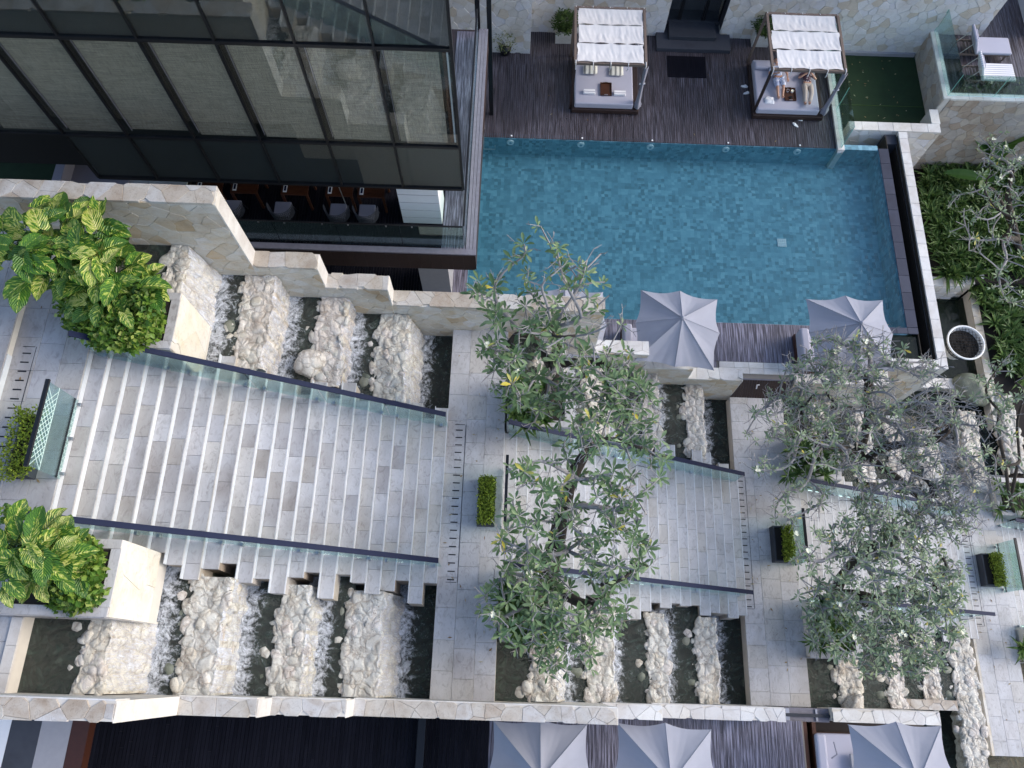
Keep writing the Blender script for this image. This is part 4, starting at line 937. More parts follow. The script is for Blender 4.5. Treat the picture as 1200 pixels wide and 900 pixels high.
def cabana(x0, x1, y0, y1, bx0, bx1, label, seed, rag):
    t = thing('canopy_daybed', label, 'daybed', (x0, y0, 0)); L, D = x1-x0, y1-y0; Hc = 2.2; r = random.Random(seed)
    for i, (xx, yy) in enumerate(((0, 0), (L-.08, 0), (0, D-.08), (L-.08, D-.08))): MB().box(xx, xx+.08, yy, yy+.08, .01, Hc-.05).obj('post', M['darkwood'] if yy == 0 else M['cabwood'], t)
    for (a, b_, c, d) in ((0, L, -.001, .08), (0, L, D-.08, D), (0, .08, .081, D-.081), (L-.08, L, .081, D-.081)): MB().box(a, b_, c, d, Hc-.049, Hc+.05).obj('beam', M['cabwood'], t)
    for k in range(2): MB().box(.08, L-.08, D*(k+1)/3-.02, D*(k+1)/3+.02, Hc-.03, Hc+.02).obj('crossbar', M['cabwood'], t)
    for k in range(3):
        q = MB(); a, b_ = D*k/3+.02, D*(k+1)/3-.005; off = r.uniform(0, rag)
        canopy_band(q, .10+off, L-.10-r.uniform(0, rag*.4), a, b_, Hc+.07-.02*k, seed+k); q.obj('canopy_cloth', M['canopy'], t, True)
    for k in range(5):
        xx = .05+(L-.1)*k/4; q = MB(); q.tube([(xx, .1, Hc+.075), (xx, -.02, Hc+.06), (xx+.01, -.03, Hc-.1), (xx+r.uniform(-.04, .04), -.03, Hc-.22)], .016, 4); q.tube([(xx, D-.06, Hc+.07), (xx, D+.015, Hc+.04)], .016, 4); q.obj('tie', M['canopy'], t)
    # base, mattress
    bevel(MB().box(bx0-x0-.1, bx1-x0+.22, -.16, D-.25, .02, .2).obj('base', M['darkwood'], t), .015)
    bevel(MB().box(bx0-x0-.02, bx1-x0, -.1, D-.35, .201, .46).obj('mattress', M['mattress'], t), .05, 3)
    bevel(MB().box(bx0-x0-.02, (bx0+bx1)/2-x0-.02, D-.85, D-.55, .465, .62).obj('bolster', M['mattress'], t), .06, 3); bevel(MB().box((bx0+bx1)/2-x0+.02, bx1-x0, D-.85, D-.55, .465, .62).obj('bolster', M['mattress'], t), .06, 3)
    # curtains tied at the posts
    for (xx, yy, zz) in ((L-.03, .02, 0), (L-.03, D-.04, 0)):
        q = MB()
        def cf(u, v):
            a = u*2*math.pi; w_ = .05+.03*abs(v-.55)*2+(.04 if v < .1 else 0); return (xx+w_*math.cos(a)*(1+.25*math.sin(a*5+seed)), yy+w_*math.sin(a)*(1+.25*math.cos(a*4)), .25+(Hc-.3)*v)
        q.grid(cf, 20, 14); q.obj('curtain', M['sheer'], t, True)
        MB().tube([(xx-.1, yy, 1.35), (xx+.1, yy, 1.38)], .03, 6).obj('tie_back', M['canopy'], t)
    return t
cabana(1.62, 4.03, 18.87, 21.32, 1.80, 3.84, 'empty canopied daybed with two folded towels and a tray', 1, .06)
cabana(8.12, 10.6, 18.87, 21.32, 8.2, 10.36, 'canopied daybed with two people lying under its white cloth', 2, .12)
def pillow(x, y, z, w_, d, label, mat, rz=0):
    t = thing('pillow', label, 'pillow', (x, y, z), rz)
    q = MB()
    def f(s):
        return lambda u, v: ((u-.5)*w_, (v-.5)*d, .07+s*.07*(math.sin(math.pi*u)*math.sin(math.pi*v))**.4)
    q.grid(f(1), 12, 8); q.grid(f(-1), 12, 8); q.obj('cover', M[mat], t, True)
pillow(2.33, 20.2, .47, .5, .42, 'striped pillow at the left head of the empty daybed', 'stripepillow'); pillow(3.25, 20.17, .47, .5, .42, 'striped pillow at the right head of the empty daybed', 'stripepillow')
def towel(x, y, label):
    t = thing('folded_towel', label, 'towel', (x, y, .47)); 
    for k in range(3): bevel(MB().box(-.21+.005*k, .21-.005*k, -.08, .09, k*.03+.001, k*.03+.03).obj('fold', M['towel'], t), .012)
    MB().box(-.2, .2, -.03, -.0, .0915, .094).obj('stripe', M['mattress'], t)
towel(2.29, 19.22, 'folded white towel left of the dark tray'); towel(3.36, 19.2, 'folded white towel right of the dark tray')
def tray(x, y, z, label):
    t = thing('serving_tray', label, 'tray', (x, y, z)); MB().box(-.18, .18, -.25, .25, 0, .02).obj('tray_base', M['redwood'], t)
    for q in ((-.2, -.18, -.27, .27), (.18, .2, -.27, .27), (-.18, .18, -.27, -.25), (-.18, .18, .25, .27)): MB().box(*q, 0, .06).obj('tray_edge', M['redwood'], t)
    for yy in (-.275, .275): MB().box(-.06, .06, yy-.01, yy+.01, .06, .075).obj('handle', M['steel'], t)
tray(2.88, 19.38, .47, 'dark red wooden tray on the empty daybed'); tray(9.36, 19.42, .47, 'dark wooden tray with cups between the two people')
for i, (dx, dy, l_) in enumerate(((-.08, .12, 'small white cup at the back of the tray'), (.08, .1, 'pale cup beside the white one on the tray'))):
    t = thing('cup', l_, 'cup', (9.36+dx, 19.42+dy, .49)); q = MB(); q.tube([(0, 0, 0), (0, 0, .08)], [.04, .055], 12, False); q.obj('bowl', M['porcelain'], t); MB().tube([(0, 0, .06), (0, 0, .064)], .05, 12).obj('drink', M['flower' if i else 'redwood'], t)
t = thing('ashtray', 'tiny dark dish on the near end of the tray', 'dish', (9.37, 19.28, .49)); MB().tube([(0, 0, 0), (0, 0, .03)], [.05, .06], 10).obj('dish', M['black'], t)
t = thing('folded_towel', 'crumpled white towel by the feet of the person in pale clothes', 'towel', (8.62, 19.15, .47))
MB().grid(lambda u, v: ((u-.5)*.34, (v-.5)*.3, .06+.03*noise.noise(Vector((u*4, v*4, 1)))-.05*(abs(u-.5)*2)**4-.05*(abs(v-.5)*2)**4), 14, 12).obj('cloth', M['towel'], t, True)
def slippers(x, y, rz, label):
    t = thing('slippers', label, 'slippers', (x, y, .006), rz)
    for s, yy, a in ((-1, 0, .1), (1, .12, -.3)):
        q = MB(); n = 12
        pts = [(.13*math.cos(2*math.pi*k/n)*1.0, .05*math.sin(2*math.pi*k/n)*(1+.25*math.cos(2*math.pi*k/n))) for k in range(n)]
        q.prism(pts, Vector((0, s*.09+yy, 0)), Vector((math.cos(a), math.sin(a), 0)), Vector((-math.sin(a), math.cos(a), 0)), Z_, .022, .004)
        sl_ = q.obj('slipper', M['towel'], t)
        MB().tube([(.03, s*.09+yy-.05, .02), (.05, s*.09+yy, .06), (.03, s*.09+yy+.05, .02)], .022, 5).obj('strap', M['towel'], sl_)
q = at(874, 107, 0); slippers(q.x, q.y, .2, 'pair of white slippers on the deck left of the occupied daybed')
q = at(935, 142, 0); slippers(q.x, q.y, 2.6, 'pair of white slippers on the deck in front of the occupied daybed')
# ------------------------------------------------------------------ people
def skin(name, verts, edges, rad, mat, parent, sub=1):
    me = bpy.data.meshes.new(name); me.from_pydata([Vector(v) for v in verts], edges, []); o = link(name, me, parent); me.materials.append(M[mat])
    s = o.modifiers.new('skin', 'SKIN'); s.use_smooth_shade = True
    if not me.skin_vertices: 
        import bmesh as _b
        bm = _b.new(); bm.from_mesh(me); bm.verts.layers.skin.verify(); bm.to_mesh(me); bm.free()
    for i, sv in enumerate(me.skin_vertices[0].data):
        rr = rad[i]; sv.radius = rr if hasattr(rr, '__len__') else (rr, rr); sv.use_root = (i == 0)
    m_ = o.modifiers.new('sub', 'SUBSURF'); m_.levels = sub; m_.render_levels = sub+1
    return o
def lying(x, y, z, label, top, legs_bare, armpose, seed, rz=0, legmat='beige'):
    """figure on its back: head towards +Y, feet towards -Y; origin at the pelvis"""
    t = thing('person', label, 'person', (x, y, z), rz)
    v = [(0, 0, .10), (0, .2, .11), (0, .42, .12), (0, .52, .12), (0, .60, .13),            # pelvis..neck
         (-.09, -.02, .10), (-.11, -.40, .17), (-.10, -.80, .07), (-.11, -.86, .12),           # left leg
         (.09, -.02, .10), (.10, -.40, .20), (.04, -.80, .09), (.03, -.86, .15),
         (-.17, .48, .12), (.17, .48, .12)]
    e = [(0, 1), (1, 2), (2, 3), (3, 4), (0, 5), (5, 6), (6, 7), (7, 8), (0, 9), (9, 10), (10, 11), (11, 12), (3, 13), (3, 14)]
    r = [(.13, .10), (.13, .09), (.15, .10), (.11, .08), .05, .085, .055, .038, .03, .085, .055, .038, .03, .055, .055]
    hands = []
    for s, si in ((-1, 13), (1, 14)):
        el, wr = armpose[0 if s < 0 else 1]; a = len(v); v += [el, wr]; e += [(si, a), (a, a+1)]; r += [.042, .028]
        el_, wr_ = Vector(el), Vector(wr); d = (wr_-el_).normalized(); side = d.cross(Z_).normalized()*s
        pa = len(v); v.append(tuple(wr_+d*.06)); e.append((a+1, pa)); r.append((.035, .018))
        for k in range(4):
            b0 = wr_+d*.09+side*(.03-.02*k); b1 = b0+d*(.035+.006*(k in (1, 2)))+Z_*-.006; b2 = b1+d*.028+Z_*-.016
            i0 = len(v); v += [tuple(b0), tuple(b1), tuple(b2)]; e += [(pa, i0), (i0, i0+1), (i0+1, i0+2)]; r += [.010, .0085, .007]
        b0 = wr_+d*.04+side*.04; b1 = b0+d*.035+side*.018; i0 = len(v); v += [tuple(b0), tuple(b1)]; e += [(pa, i0), (i0, i0+1)]; r += [.012, .009]
        hands.append(wr_+d*.1)
    # toes
    for s, k in ((-1, 8), (1, 12)):
        q = Vector(v[k]); i0 = len(v); v.append(tuple(q+Vector((0, -.01, .09)))); e.append((k, i0)); r.append((.035, .02))
    skin('body', v, e, r, 'skin', t)
    # head with face
    bm = bmesh.new(); bmesh.ops.create_uvsphere(bm, u_segments=20, v_segments=14, radius=.1)
    for w_ in bm.verts:
        c = w_.co; c.y *= 1.18; c.x *= .82; c.z *= .95
        if c.y < 0: c.x *= 1+c.y*1.6
        if c.z > .05 and abs(c.x) < .018 and -.03 < c.y < .02: c.z += .024*(1-abs(c.x)/.018)
        if c.z > .05 and abs(abs(c.x)-.032) < .016 and .0 < c.y < .035: c.z -= .012
        if c.z > .04 and abs(c.x) < .03 and -.062 < c.y < -.048: c.z -= .005
    me = bpy.data.meshes.new('head'); bm.to_mesh(me); bm.free(); me.materials.append(M['skin']); me.polygons.foreach_set('use_smooth', [True]*len(me.polygons))
    hd = link('head', me, t, loc=(0, .73, .14))
    for s in (-1, 1):
        MB().tube([(s*.032, .018, .075), (s*.032, .018, .083)], [.012, .007], 8).obj('eye', M['black'], hd); MB().tube([(s*.082, -.01, 0), (s*.092, .0, .01)], [.018, .02], 8).obj('ear', M['skin'], hd)
    MB().tube([(-.022, -.052, .078), (0, -.055, .083), (.022, -.052, .078)], .005, 5).obj('mouth', M['redwood'], hd)
    bm = bmesh.new(); bmesh.ops.create_icosphere(bm, subdivisions=3, radius=.112)
    for w_ in list(bm.verts):
        c = w_.co; c.y *= 1.15; c.x *= .88
        if c.z > .03 and c.y < .05: bm.verts.remove(w_)
    me = bpy.data.meshes.new('hair'); bm.to_mesh(me); bm.free(); me.materials.append(M['hair']); link('hair', me, t, loc=(0, .745, .13))
    # clothes as slightly larger continuous skins
    sv = [(0, .02, .11), (0, .2, .12), (0, .42, .13), (0, .52, .12), (-.17, .48, .13), (.17, .48, .13)]; se = [(0, 1), (1, 2), (2, 3), (3, 4), (3, 5)]; sr = [(.155, .12), (.15, .11), (.17, .12), (.12, .09), .072, .072]
    for s, si in ((-1, 4), (1, 5)):
        el = Vector(armpose[0 if s < 0 else 1][0]); b_ = Vector(sv[si]); i0 = len(sv); sv.append(tuple(b_.lerp(el, .75))); se.append((si, i0)); sr.append(.062)
    skin('shirt', sv, se, sr, top, t)
    if legs_bare: tv = [(0, .04, .11), (-.1, -.08, .12), (-.12, -.42, .17), (.1, -.08, .12), (.11, -.42, .2)]; te = [(0, 1), (1, 2), (0, 3), (3, 4)]; tr = [(.15, .12), .11, .09, .11, .09]
    else: tv = [(0, .04, .11), (-.1, -.06, .11), (-.11, -.40, .18), (-.10, -.76, .08), (.1, -.06, .11), (.10, -.40, .21), (.05, -.76, .10)]; te = [(0, 1), (1, 2), (2, 3), (0, 4), (4, 5), (5, 6)]; tr = [(.15, .115), .105, .082, .066, .105, .082, .066]
    skin('trousers', tv, te, tr, legmat, t)
    return t, hands
lying(8.98, 20.02, .47, 'person in a pale blue printed outfit lying with bare legs and feet', 'dress', True, [((-.3, .22, .1), (-.12, .1, .27)), ((.33, .28, .12), (.33, .02, .12))], 1, .05, 'dress')
pr_, hd_ = lying(9.98, 19.78, .47, 'person in a dark patterned shirt and beige trousers holding a phone', 'shirt', False, [((-.3, .26, .12), (-.06, .36, .30)), ((.31, .26, .12), (.09, .36, .30))], 2, -.06)
t = thing('phone', 'small dark red phone in the hands of the person in the patterned shirt', 'phone', (10.02, 20.22, .80)); MB().box(-.075, .075, -.04, .04, 0, .012).obj('case', M['redwood'], t)
# ================================================================== UMBRELLAS
def umbrella(label, x, y, rz, group=None):
    t = thing('square_umbrella', label, 'umbrella', (x, y, 0), rz, group)
    R = [1.58, 1.2]*4; zt, ze = 2.98, 2.3
    for k in range(8):
        a0, a1 = math.pi/4*k+math.pi/4, math.pi/4*(k+1)+math.pi/4
        def f(u, v, k=k, a0=a0, a1=a1):
            p0 = Vector((math.cos(a0)*R[k], math.sin(a0)*R[k], ze-(.10 if k % 2 == 0 else 0))); p1 = Vector((math.cos(a1)*R[(k+1) % 8], math.sin(a1)*R[(k+1) % 8], ze-(.10 if k % 2 else 0)))
            top = Vector((0, 0, zt)); e = p0.lerp(p1, u); s = math.sin(math.pi*u)
            q = top.lerp(e, v); q.z -= .07*s*math.sin(math.pi*min(1, v*.8)); q -= Vector((e.x, e.y, 0)).normalized()*(.075*s*v*v)
            q.z += (.016*noise.noise(Vector((u*7+k*3, v*2.2, 1)))+.010*noise.noise(Vector((u*15+k*5, v*4, 4))))*v; return q
        MB().grid(f, 18, 12).obj('canopy_panel', M['umbrella'], t, True)
        p0 = Vector((math.cos(a0)*R[k], math.sin(a0)*R[k], ze-(.10 if k % 2 == 0 else 0)))
        MB().tube([(0, 0, zt-.03), p0-Vector((0, 0, .02))], .012, 5).obj('rib', M['steel'], t)
        MB().tube([Vector((0, 0, zt+.006)), p0+Vector((0, 0, .006))], .007, 4).obj('seam', M['umbrella'], t)
    MB().tube([(0, 0, .0), (0, 0, zt)], .028, 8).obj('pole', M['steel'], t); MB().tube([(0, 0, zt-.0), (0, 0, zt+.05), (0, 0, zt+.09)], [.07, .05, .01], 10).obj('finial', M['umbrella'], t)
    bevel(MB().box(-.3, .3, -.3, .3, .006, .08).obj('base', M['concrete'], t), .02)
    return t
u0 = umbrella('open lavender umbrella standing clear beside the pool, its whole canopy in view', 4.6, 9.38, -.1); kids(u0)
for lb, x, y, rz in (('umbrella on the pool deck half covered by twigs and small leaves at right', 9.55, 9.4, .02), ('umbrella hidden behind the long low wall and the first frangipani crown', 1.38, 9.38, .0),
                     ('left of the two umbrellas cut by the bottom edge, above shaded boards', .9, -2.2, .0), ('umbrella cut by the bottom edge beside the silvered deck', 3.84, -2.18, -.03), ('lowest umbrella, bottom right corner, next to the grey sofa', 9.45, -1.98, .02)):
    c = copy_tree(u0); c['label'] = lb; c.location = (x, y, 0 if x != 9.45 else -.05); c.rotation_euler = (0, 0, rz)
u0['label'] = 'open lavender umbrella standing clear beside the pool, its whole canopy in view'
def sofa(x, y, z, w_, d, label, back=True):
    t = thing('daybed_sofa', label, 'sofa', (x, y, z))
    bevel(MB().box(0, w_, 0, d, .02, .2).obj('base', M['redwood'], t), .01); bevel(MB().box(.02, w_-.02, .02, d-.02, .201, .42).obj('seat_cushion', M['mattress'], t), .05, 3)
    if back: bevel(MB().box(-.0, .28, .02, d-.02, .43, .72).obj('back_cushion', M['mattress'], t), .07, 3)
    return t
sofa(3.3, 8.95, 0, 2.4, 1.3, 'pale cushioned daybed mostly hidden under the clear standing umbrella'); sofa(8.75, 9.0, 0, 2.3, 1.3, 'pale cushioned daybed peeping out left of the twig covered umbrella')
t = sofa(8.25, -2.9, -.6, 2.6, 1.7, 'pale grey cushioned sofa left of the lowest umbrella'); MB().tube([(.45, 1.5, .75), (.5, 1.2, .76), (.35, 1.1, .75)], .02, 5).obj('strap', M['cushion'], t)
sofa(.1, -3.2, 0, 1.8, 1.2, 'cushioned daybed under the left bottom umbrella', False)
# ================================================================== LOUNGERS
def lounger(x, y, z, L, W_, cloth_, label):
    t = thing('sun_lounger', label, 'sun lounger', (x, y, z))
    for yy in (.03, W_-.07): MB().box(-.25, L, yy, yy+.04, .22, .28).obj('side_rail', M['cabwood'], t)
    for i in range(12): MB().box(.02+i*(L-.1)/12, .06+i*(L-.1)/12, .07, W_-.07, .235, .265).obj('slat', M['cabwood'], t)
    for xx in (-.2, L-.15):
        for yy in (.04, W_-.08): MB().box(xx, xx+.05, yy, yy+.04, 0, .22).obj('leg', M['cabwood'], t)
    bevel(MB().box(.3, L, 0, W_, .285, .40).obj('seat_pad', M[cloth_], t), .04, 3)
    q = MB(); a = math.radians(62); d = Vector((-math.cos(a), 0, math.sin(a))); n = Vector((math.sin(a), 0, math.cos(a))); o = Vector((.30, 0, .30))
    P_ = [o+d*s+n*h+Vector((0, yy, 0)) for h in (0, .1) for yy in (0, W_) for s in (0, .72)]
    q.add(P_, [(0, 2, 3, 1), (4, 5, 7, 6), (0, 1, 5, 4), (2, 6, 7, 3), (0, 4, 6, 2), (1, 3, 7, 5)]); bevel(q.obj('back_pad', M[cloth_], t), .04, 3)
    q = MB(); P_ = [o+d*s+n*h+Vector((0, yy, 0)) for h in (.102, .15) for yy in (.15, W_-.15) for s in (.42, .62)]
    q.add(P_, [(0, 2, 3, 1), (4, 5, 7, 6), (0, 1, 5, 4), (2, 6, 7, 3), (0, 4, 6, 2), (1, 3, 7, 5)]); bevel(q.obj('head_roll', M['mattress'], t), .02, 2)
    for yy in (.08, W_-.1): MB().tube([(-.2, yy, .25), o+d*.5+Vector((0, yy, -.02))], .015, 5).obj('prop', M['steel'], t)
    return t
lounger(15.7, 21.18, .5, 1.58, .74, 'mattress', 'lounger with plain pale grey pads, nearer the flagstone wall')
lounger(15.72, 20.0, .5, 1.48, .74, 'stripe', 'lounger with white striped pads behind the terrace glass')
# ================================================================== BOX PLANTERS WITH HEDGES
def leaf_quad(mb, p, d, n, L, W_):
    s = d.cross(n).normalized(); m_ = p+d*L*.5; mb.add([p, m_+s*W_/2+n*L*.06, p+d*L, m_-s*W_/2+n*L*.06], [(0, 1, 2, 3)])
def rdir(r, up=.3):
    while True:
        v = Vector((r.uniform(-1, 1), r.uniform(-1, 1), r.uniform(-1, 1)+up))
        if .1 < v.length < 1.4: return v.normalized()
def hedge(x0, x1, y0, y1, z, label, seed, spill=.04, box_h=.3, boxw=None):
    t = thing('box_planter', label, 'planter', (x0, y0, z)); r = random.Random(seed); L, D = x1-x0, y1-y0
    bx0, bx1 = boxw if boxw else (-.02, L+.02)
    for q in ((bx0, bx1, -.02, .02), (bx0, bx1, D-.02, D+.02), (bx0, bx0+.04, .021, D-.021), (bx1-.04, bx1, .021, D-.021)): MB().box(*q, 0, box_h).obj('box_side', M['slate'], t)
    MB().box(bx0+.04, bx1-.04, .02, D-.02, .01, box_h-.05).obj('soil', M['soil'], t)
    mb = MB()
    for i in range(900):
        p = Vector((r.uniform(-spill, L+spill), r.uniform(-spill, D+spill), box_h-.05+r.uniform(0, .26)+.04*noise.noise(Vector((i, 0, 0)))))
        p.z += .05*noise.noise(Vector((p.x*7, p.y*7, seed)))
        for k in range(2): leaf_quad(mb, p, rdir(r, .5), rdir(r, 1.2), r.uniform(.045, .075), r.uniform(.028, .042))
    mb.obj('foliage', M['hedge'], t, kind='stuff'); mb = MB()
    for i in range(30): p = Vector((r.uniform(.03, L-.03), r.uniform(.03, D-.03), box_h-.1)); mb.tube([p, p+Vector((r.uniform(-.05, .05), r.uniform(-.05, .05), .25))], .006, 4)
    mb.obj('stems', M['darkbark'], t, kind='stuff')
hedge(-9.32, -8.98, 3.15, 4.3, L0, 'loose bright green hedge in a dark box beside the lattice glass guard at far left', 1, .12)
hedge(-.76, -.38, 3.3, 4.42, L1, 'neatly clipped hedge in a box between the left and middle staircases', 2, .01, .25)
hedge(7.95, 8.2, 3.3, 4.28, L2, 'yellow green hedge in a black box at the top of the right staircase', 3, .03, .35, (-.25, .27))
hedge(16.05, 16.35, 3.25, 4.25, L3, 'yellow green hedge in a black box near the right edge', 4, .04, .35, (-.28, .3))
# ================================================================== PLANTS
def pothos_mesh(seed, fold):
    r = random.Random(seed); nx, ny = 6, 10; vs = []; uv = []
    for j in range(ny+1):
        v = j/ny; wd = .40*math.sin(math.pi*min(1, v*.93+.07))**.62*(1-.28*v)+(.06 if v < .2 else 0)
        if v > .97: wd = .008
        for i in range(nx+1):
            u = i/nx; s = (u-.5)*2
            lobe = -.10*(1-v)**4*abs(s)*2
            x = s*wd*(1+.05*math.sin(v*19+seed+(3 if s > 0 else 0))*abs(s)); y = v+lobe
            z = abs(s)*fold*(wd)-.42*v*v*.7+.03*math.sin(v*22+seed)*abs(s)
            vs.append((x, y, z)); uv.append((u, v))
    fs = [(j*(nx+1)+i, j*(nx+1)+i+1, (j+1)*(nx+1)+i+1, (j+1)*(nx+1)+i) for j in range(ny) for i in range(nx)]
    me = bpy.data.meshes.new('leaf'); me.from_pydata(vs, [], fs); me.materials.append(M['pothos']); l = me.uv_layers.new(name='UVMap')
    for lp in me.loops: l.data[lp.index].uv = uv[lp.vertex_index]
    me.polygons.foreach_set('use_smooth', [True]*len(me.polygons)); return me
PM = [pothos_mesh(i, f) for i, f in enumerate((.35, .5, .2, .6))]
def climber(label, base, path, n, seed, small_at, nsm, sz=(.38, .62)):
    r = random.Random(seed); t = thing('variegated_climber', label, 'plant', base); B = Vector(base)
    stems = MB(); pts = []
    for k in range(n):
        f = r.random(); seg = min(len(path)-2, int(f*(len(path)-1))); g = f*(len(path)-1)-seg
        a, b_ = path[seg], path[seg+1]; px_, py_, z, rad = [a[q]+(b_[q]-a[q])*g for q in range(4)]
        th = r.uniform(0, 2*math.pi); rr = rad*math.sqrt(r.random())
        px2, py2 = px_+math.cos(th)*rr, py_+math.sin(th)*rr; zz = z-rr/rad*.55+r.uniform(-.25, .25)
        p = at(px2, py2, zz)-B; out = Vector((px2-px_, -(py2-py_), 0)); out = out.normalized() if out.length > 1 else Vector((1, 0, 0))
        yaw = math.atan2(out.y, out.x)-math.pi/2+r.uniform(-.9, .9); s = r.uniform(*sz)
        o = link('leaf', r.choice(PM), t, loc=p, rot=(r.uniform(-.15, .35), r.uniform(-.4, .4), yaw), scale=s)
        st = at(px_, py_, z-.9)-B; mid = st.lerp(p, .5)+Vector((0, 0, .18)); stems.tube([st, mid, p], [.016, .012, .008], 5); pts.append(p)
    stems.obj('stems', M['strap'], t, kind='stuff')
    w_ = MB()
    for i in range(len(path)-1): a, b_ = at(*path[i][:3])-B, at(*path[i+1][:3])-B; w_.tube([a-Vector((0, 0, 1.0)), a.lerp(b_, .5)-Vector((0, 0, .85)), b_-Vector((0, 0, 1.1))], [.06, .05, .04], 7)
    w_.obj('vine_stem', M['darkbark'], t)
    mb = MB()
    for (px_, py_, z, rx, ry, cnt) in small_at:
        for k in range(cnt):
            while True:
                a, b_ = r.uniform(-1, 1), r.uniform(-1, 1)
                if a*a+b_*b_ < 1: break
            p = at(px_+a*rx, py_+b_*ry, z-(a*a+b_*b_)*.5+r.uniform(-.15, .15))-B
            leaf_quad(mb, p, rdir(r, .1), rdir(r, 1.5), r.uniform(.08, .16), r.uniform(.06, .11))
    if mb.v: mb.obj('small_leaves', M['hedge2'], t, kind='stuff')
M['hedge2'] = leafm('small climber leaf', [(0, (.05, .12, .02)), (.5, (.1, .2, .03)), (.85, (.2, .3, .05)), (1, (.4, .45, .14))], .38)
climber('big variegated climber with large yellow streaked leaves, upper left', (-8.3, 6.3, 8.4), [(6, 300, 10.0, 50), (45, 280, 10.0, 50), (95, 290, 9.9, 48), (135, 330, 9.6, 44), (148, 345, 9.4, 32)], 150, 5, [(140, 380, 9.1, 52, 32, 2600), (170, 352, 9.3, 22, 38, 1200), (100, 350, 9.0, 36, 45, 900)], 1, (.32, .54))
climber('variegated climber with large cream streaked leaves, lower left', (-8.0, 1.4, 8.4), [(-5, 650, 9.8, 44), (25, 645, 9.8, 44), (55, 652, 9.6, 34), (72, 668, 9.4, 24)], 88, 8, [(84, 694, 8.9, 38, 24, 1300), (102, 664, 9.0, 20, 34, 900), (20, 620, 8.9, 26, 30, 300)], 1, (.28, .46))
# strap-leaved clumps
def strap_mesh(seed, n=26, L=.5, W_=.05, mat='strap'):
    r = random.Random(seed); mb = MB()
    for i in range(n):
        a = r.uniform(0, 2*math.pi); tilt = r.uniform(.15, 1.15); l_ = L*r.uniform(.6, 1.1); w_ = W_*r.uniform(.7, 1.2); d = Vector((math.cos(a), math.sin(a), 0)); s = Vector((-d.y, d.x, 0)); vs = []
        for k in range(6):
            f = k/5; rr = l_*f*math.sin(tilt)*(1+.25*f); h = l_*f*math.cos(tilt)*(1-.35*f)-.35*l_*f*f*tilt*.5
            ww = w_*(.6+1.0*f if f < .4 else 1.0-1.05*((f-.4)/.6)**2)*.5+.001; c = d*rr+Z_*(h+.02)
            vs += [c-s*ww+Z_*.012, c, c+s*ww+Z_*.012]
        fs = []
        for k in range(5):
            b_ = k*3; fs += [(b_, b_+1, b_+4, b_+3), (b_+1, b_+2, b_+5, b_+4)]
        mb.add(vs, fs)
    return mb.mesh('strap_leaved_plant', M[mat], True)
SM = [strap_mesh(i) for i in range(4)]; SD = [strap_mesh(i+9, 34, .42, .055, 'strap') for i in range(3)]
def clumps(poly, z, step, label, group, seed, meshes=SM, sc=(.8, 1.25), name='strap_leaved_plant', cat='plant', where=None):
    r = random.Random(seed); xs = [p[0] for p in poly]; ys = [p[1] for p in poly]
    def inside(x, y):
        c = False
        for i in range(len(poly)):
            (x1, y1), (x2, y2) = poly[i], poly[i-1]
            if (y1 > y) != (y2 > y) and x < (x2-x1)*(y-y1)/(y2-y1)+x1: c = not c
        return c
    y = min(ys)
    while y < max(ys):
        x = min(xs)
        while x < max(xs):
            px_, py_ = x+r.uniform(-.35, .35)*step, y+r.uniform(-.35, .35)*step
            if inside(px_, py_):
                p = at(px_, py_, z+r.uniform(-.05, .1)); gx, gy = (px_-min(xs))/(min(1200, max(xs))-min(xs)), (py_-min(ys))/(max(ys)-min(ys)); lb = label if not where else label+' '+where[1][min(2, max(0, int(gy*3)))]+where[0][min(2, max(0, int(gx*3)))]; link(name, r.choice(meshes), None, label=lb, cat=cat, group=group, loc=p, rot=(r.uniform(-.2, .2), r.uniform(-.2, .2), r.uniform(0, 6.3)), scale=r.uniform(*sc))
            x += step
        y += step
# garden ground, beds and ponds
MB().box(13.5, 24, 14.35, 19.34, -5, -3.35).obj('garden_bed', M['soil'], kind='structure')
MB().box(17.45, 26, 5.5, 14.3, -5, -3.95).obj('garden_bed', M['soil'], kind='structure')
MB().box(13.49, 17.4, 8.9, 14.1, -5.2, -4.7).obj('pond_floor', M['wetrock'], kind='structure')
MB().grid(lambda u, v: (13.49+3.8*u, 8.9+5.25*v, -4.3), 3, 3).obj('pond_water', M['pond'], kind='structure')
t = thing('retaining_wall', 'low curved stone wall holding up the planted bed above the small pond', 'wall', (13.5, 14.15, -4.6))
for k in range(11):
    a0, a1 = k*.4, k*.4+.39; cy = 0 if k < 8 else (k-7)**1.6*.13
    for lay in range(3): MB().prism([(a0, 0), (a1, 0), (a1, .36), (a0, .36)], Vector((0, cy-.0, .02+lay*.44)), X_, Vector((0, 0, 1)), Vector((0, -1, 0)), .08+.01*lay, .02).obj('wall_block', M['cobble'], t)
    MB().prism([(a0, cy-.08), (a1, cy-.08), (a1, cy+.3), (a0, cy+.3)], Vector((0, 0, 1.3)), X_, Y_, Z_, .06, .01).obj('cap_stone', M['whitecap'], t)
capwall(17.2, 17.45, 8.8, 14.2, -4.8, -3.85, 'brown mottled kerb between the small pond and the strap leaved bed', 131, (), 'flag', capmat='flag')
capwall(13.9, 16.3, 10.25, 10.6, -4.8, -3.9, 'narrow stone bridge under the round mesh bowl', 132, ('-y',), 'flag')
MB().box(15.3, 21, 5.9, 7.1, -4.8, -4.12).obj('stone_path', M['paving'], kind='structure')
water_sheet(15.3, 22, 7.05, 10.3, -4.32, 16.6, .6)
r9 = random.Random(9)
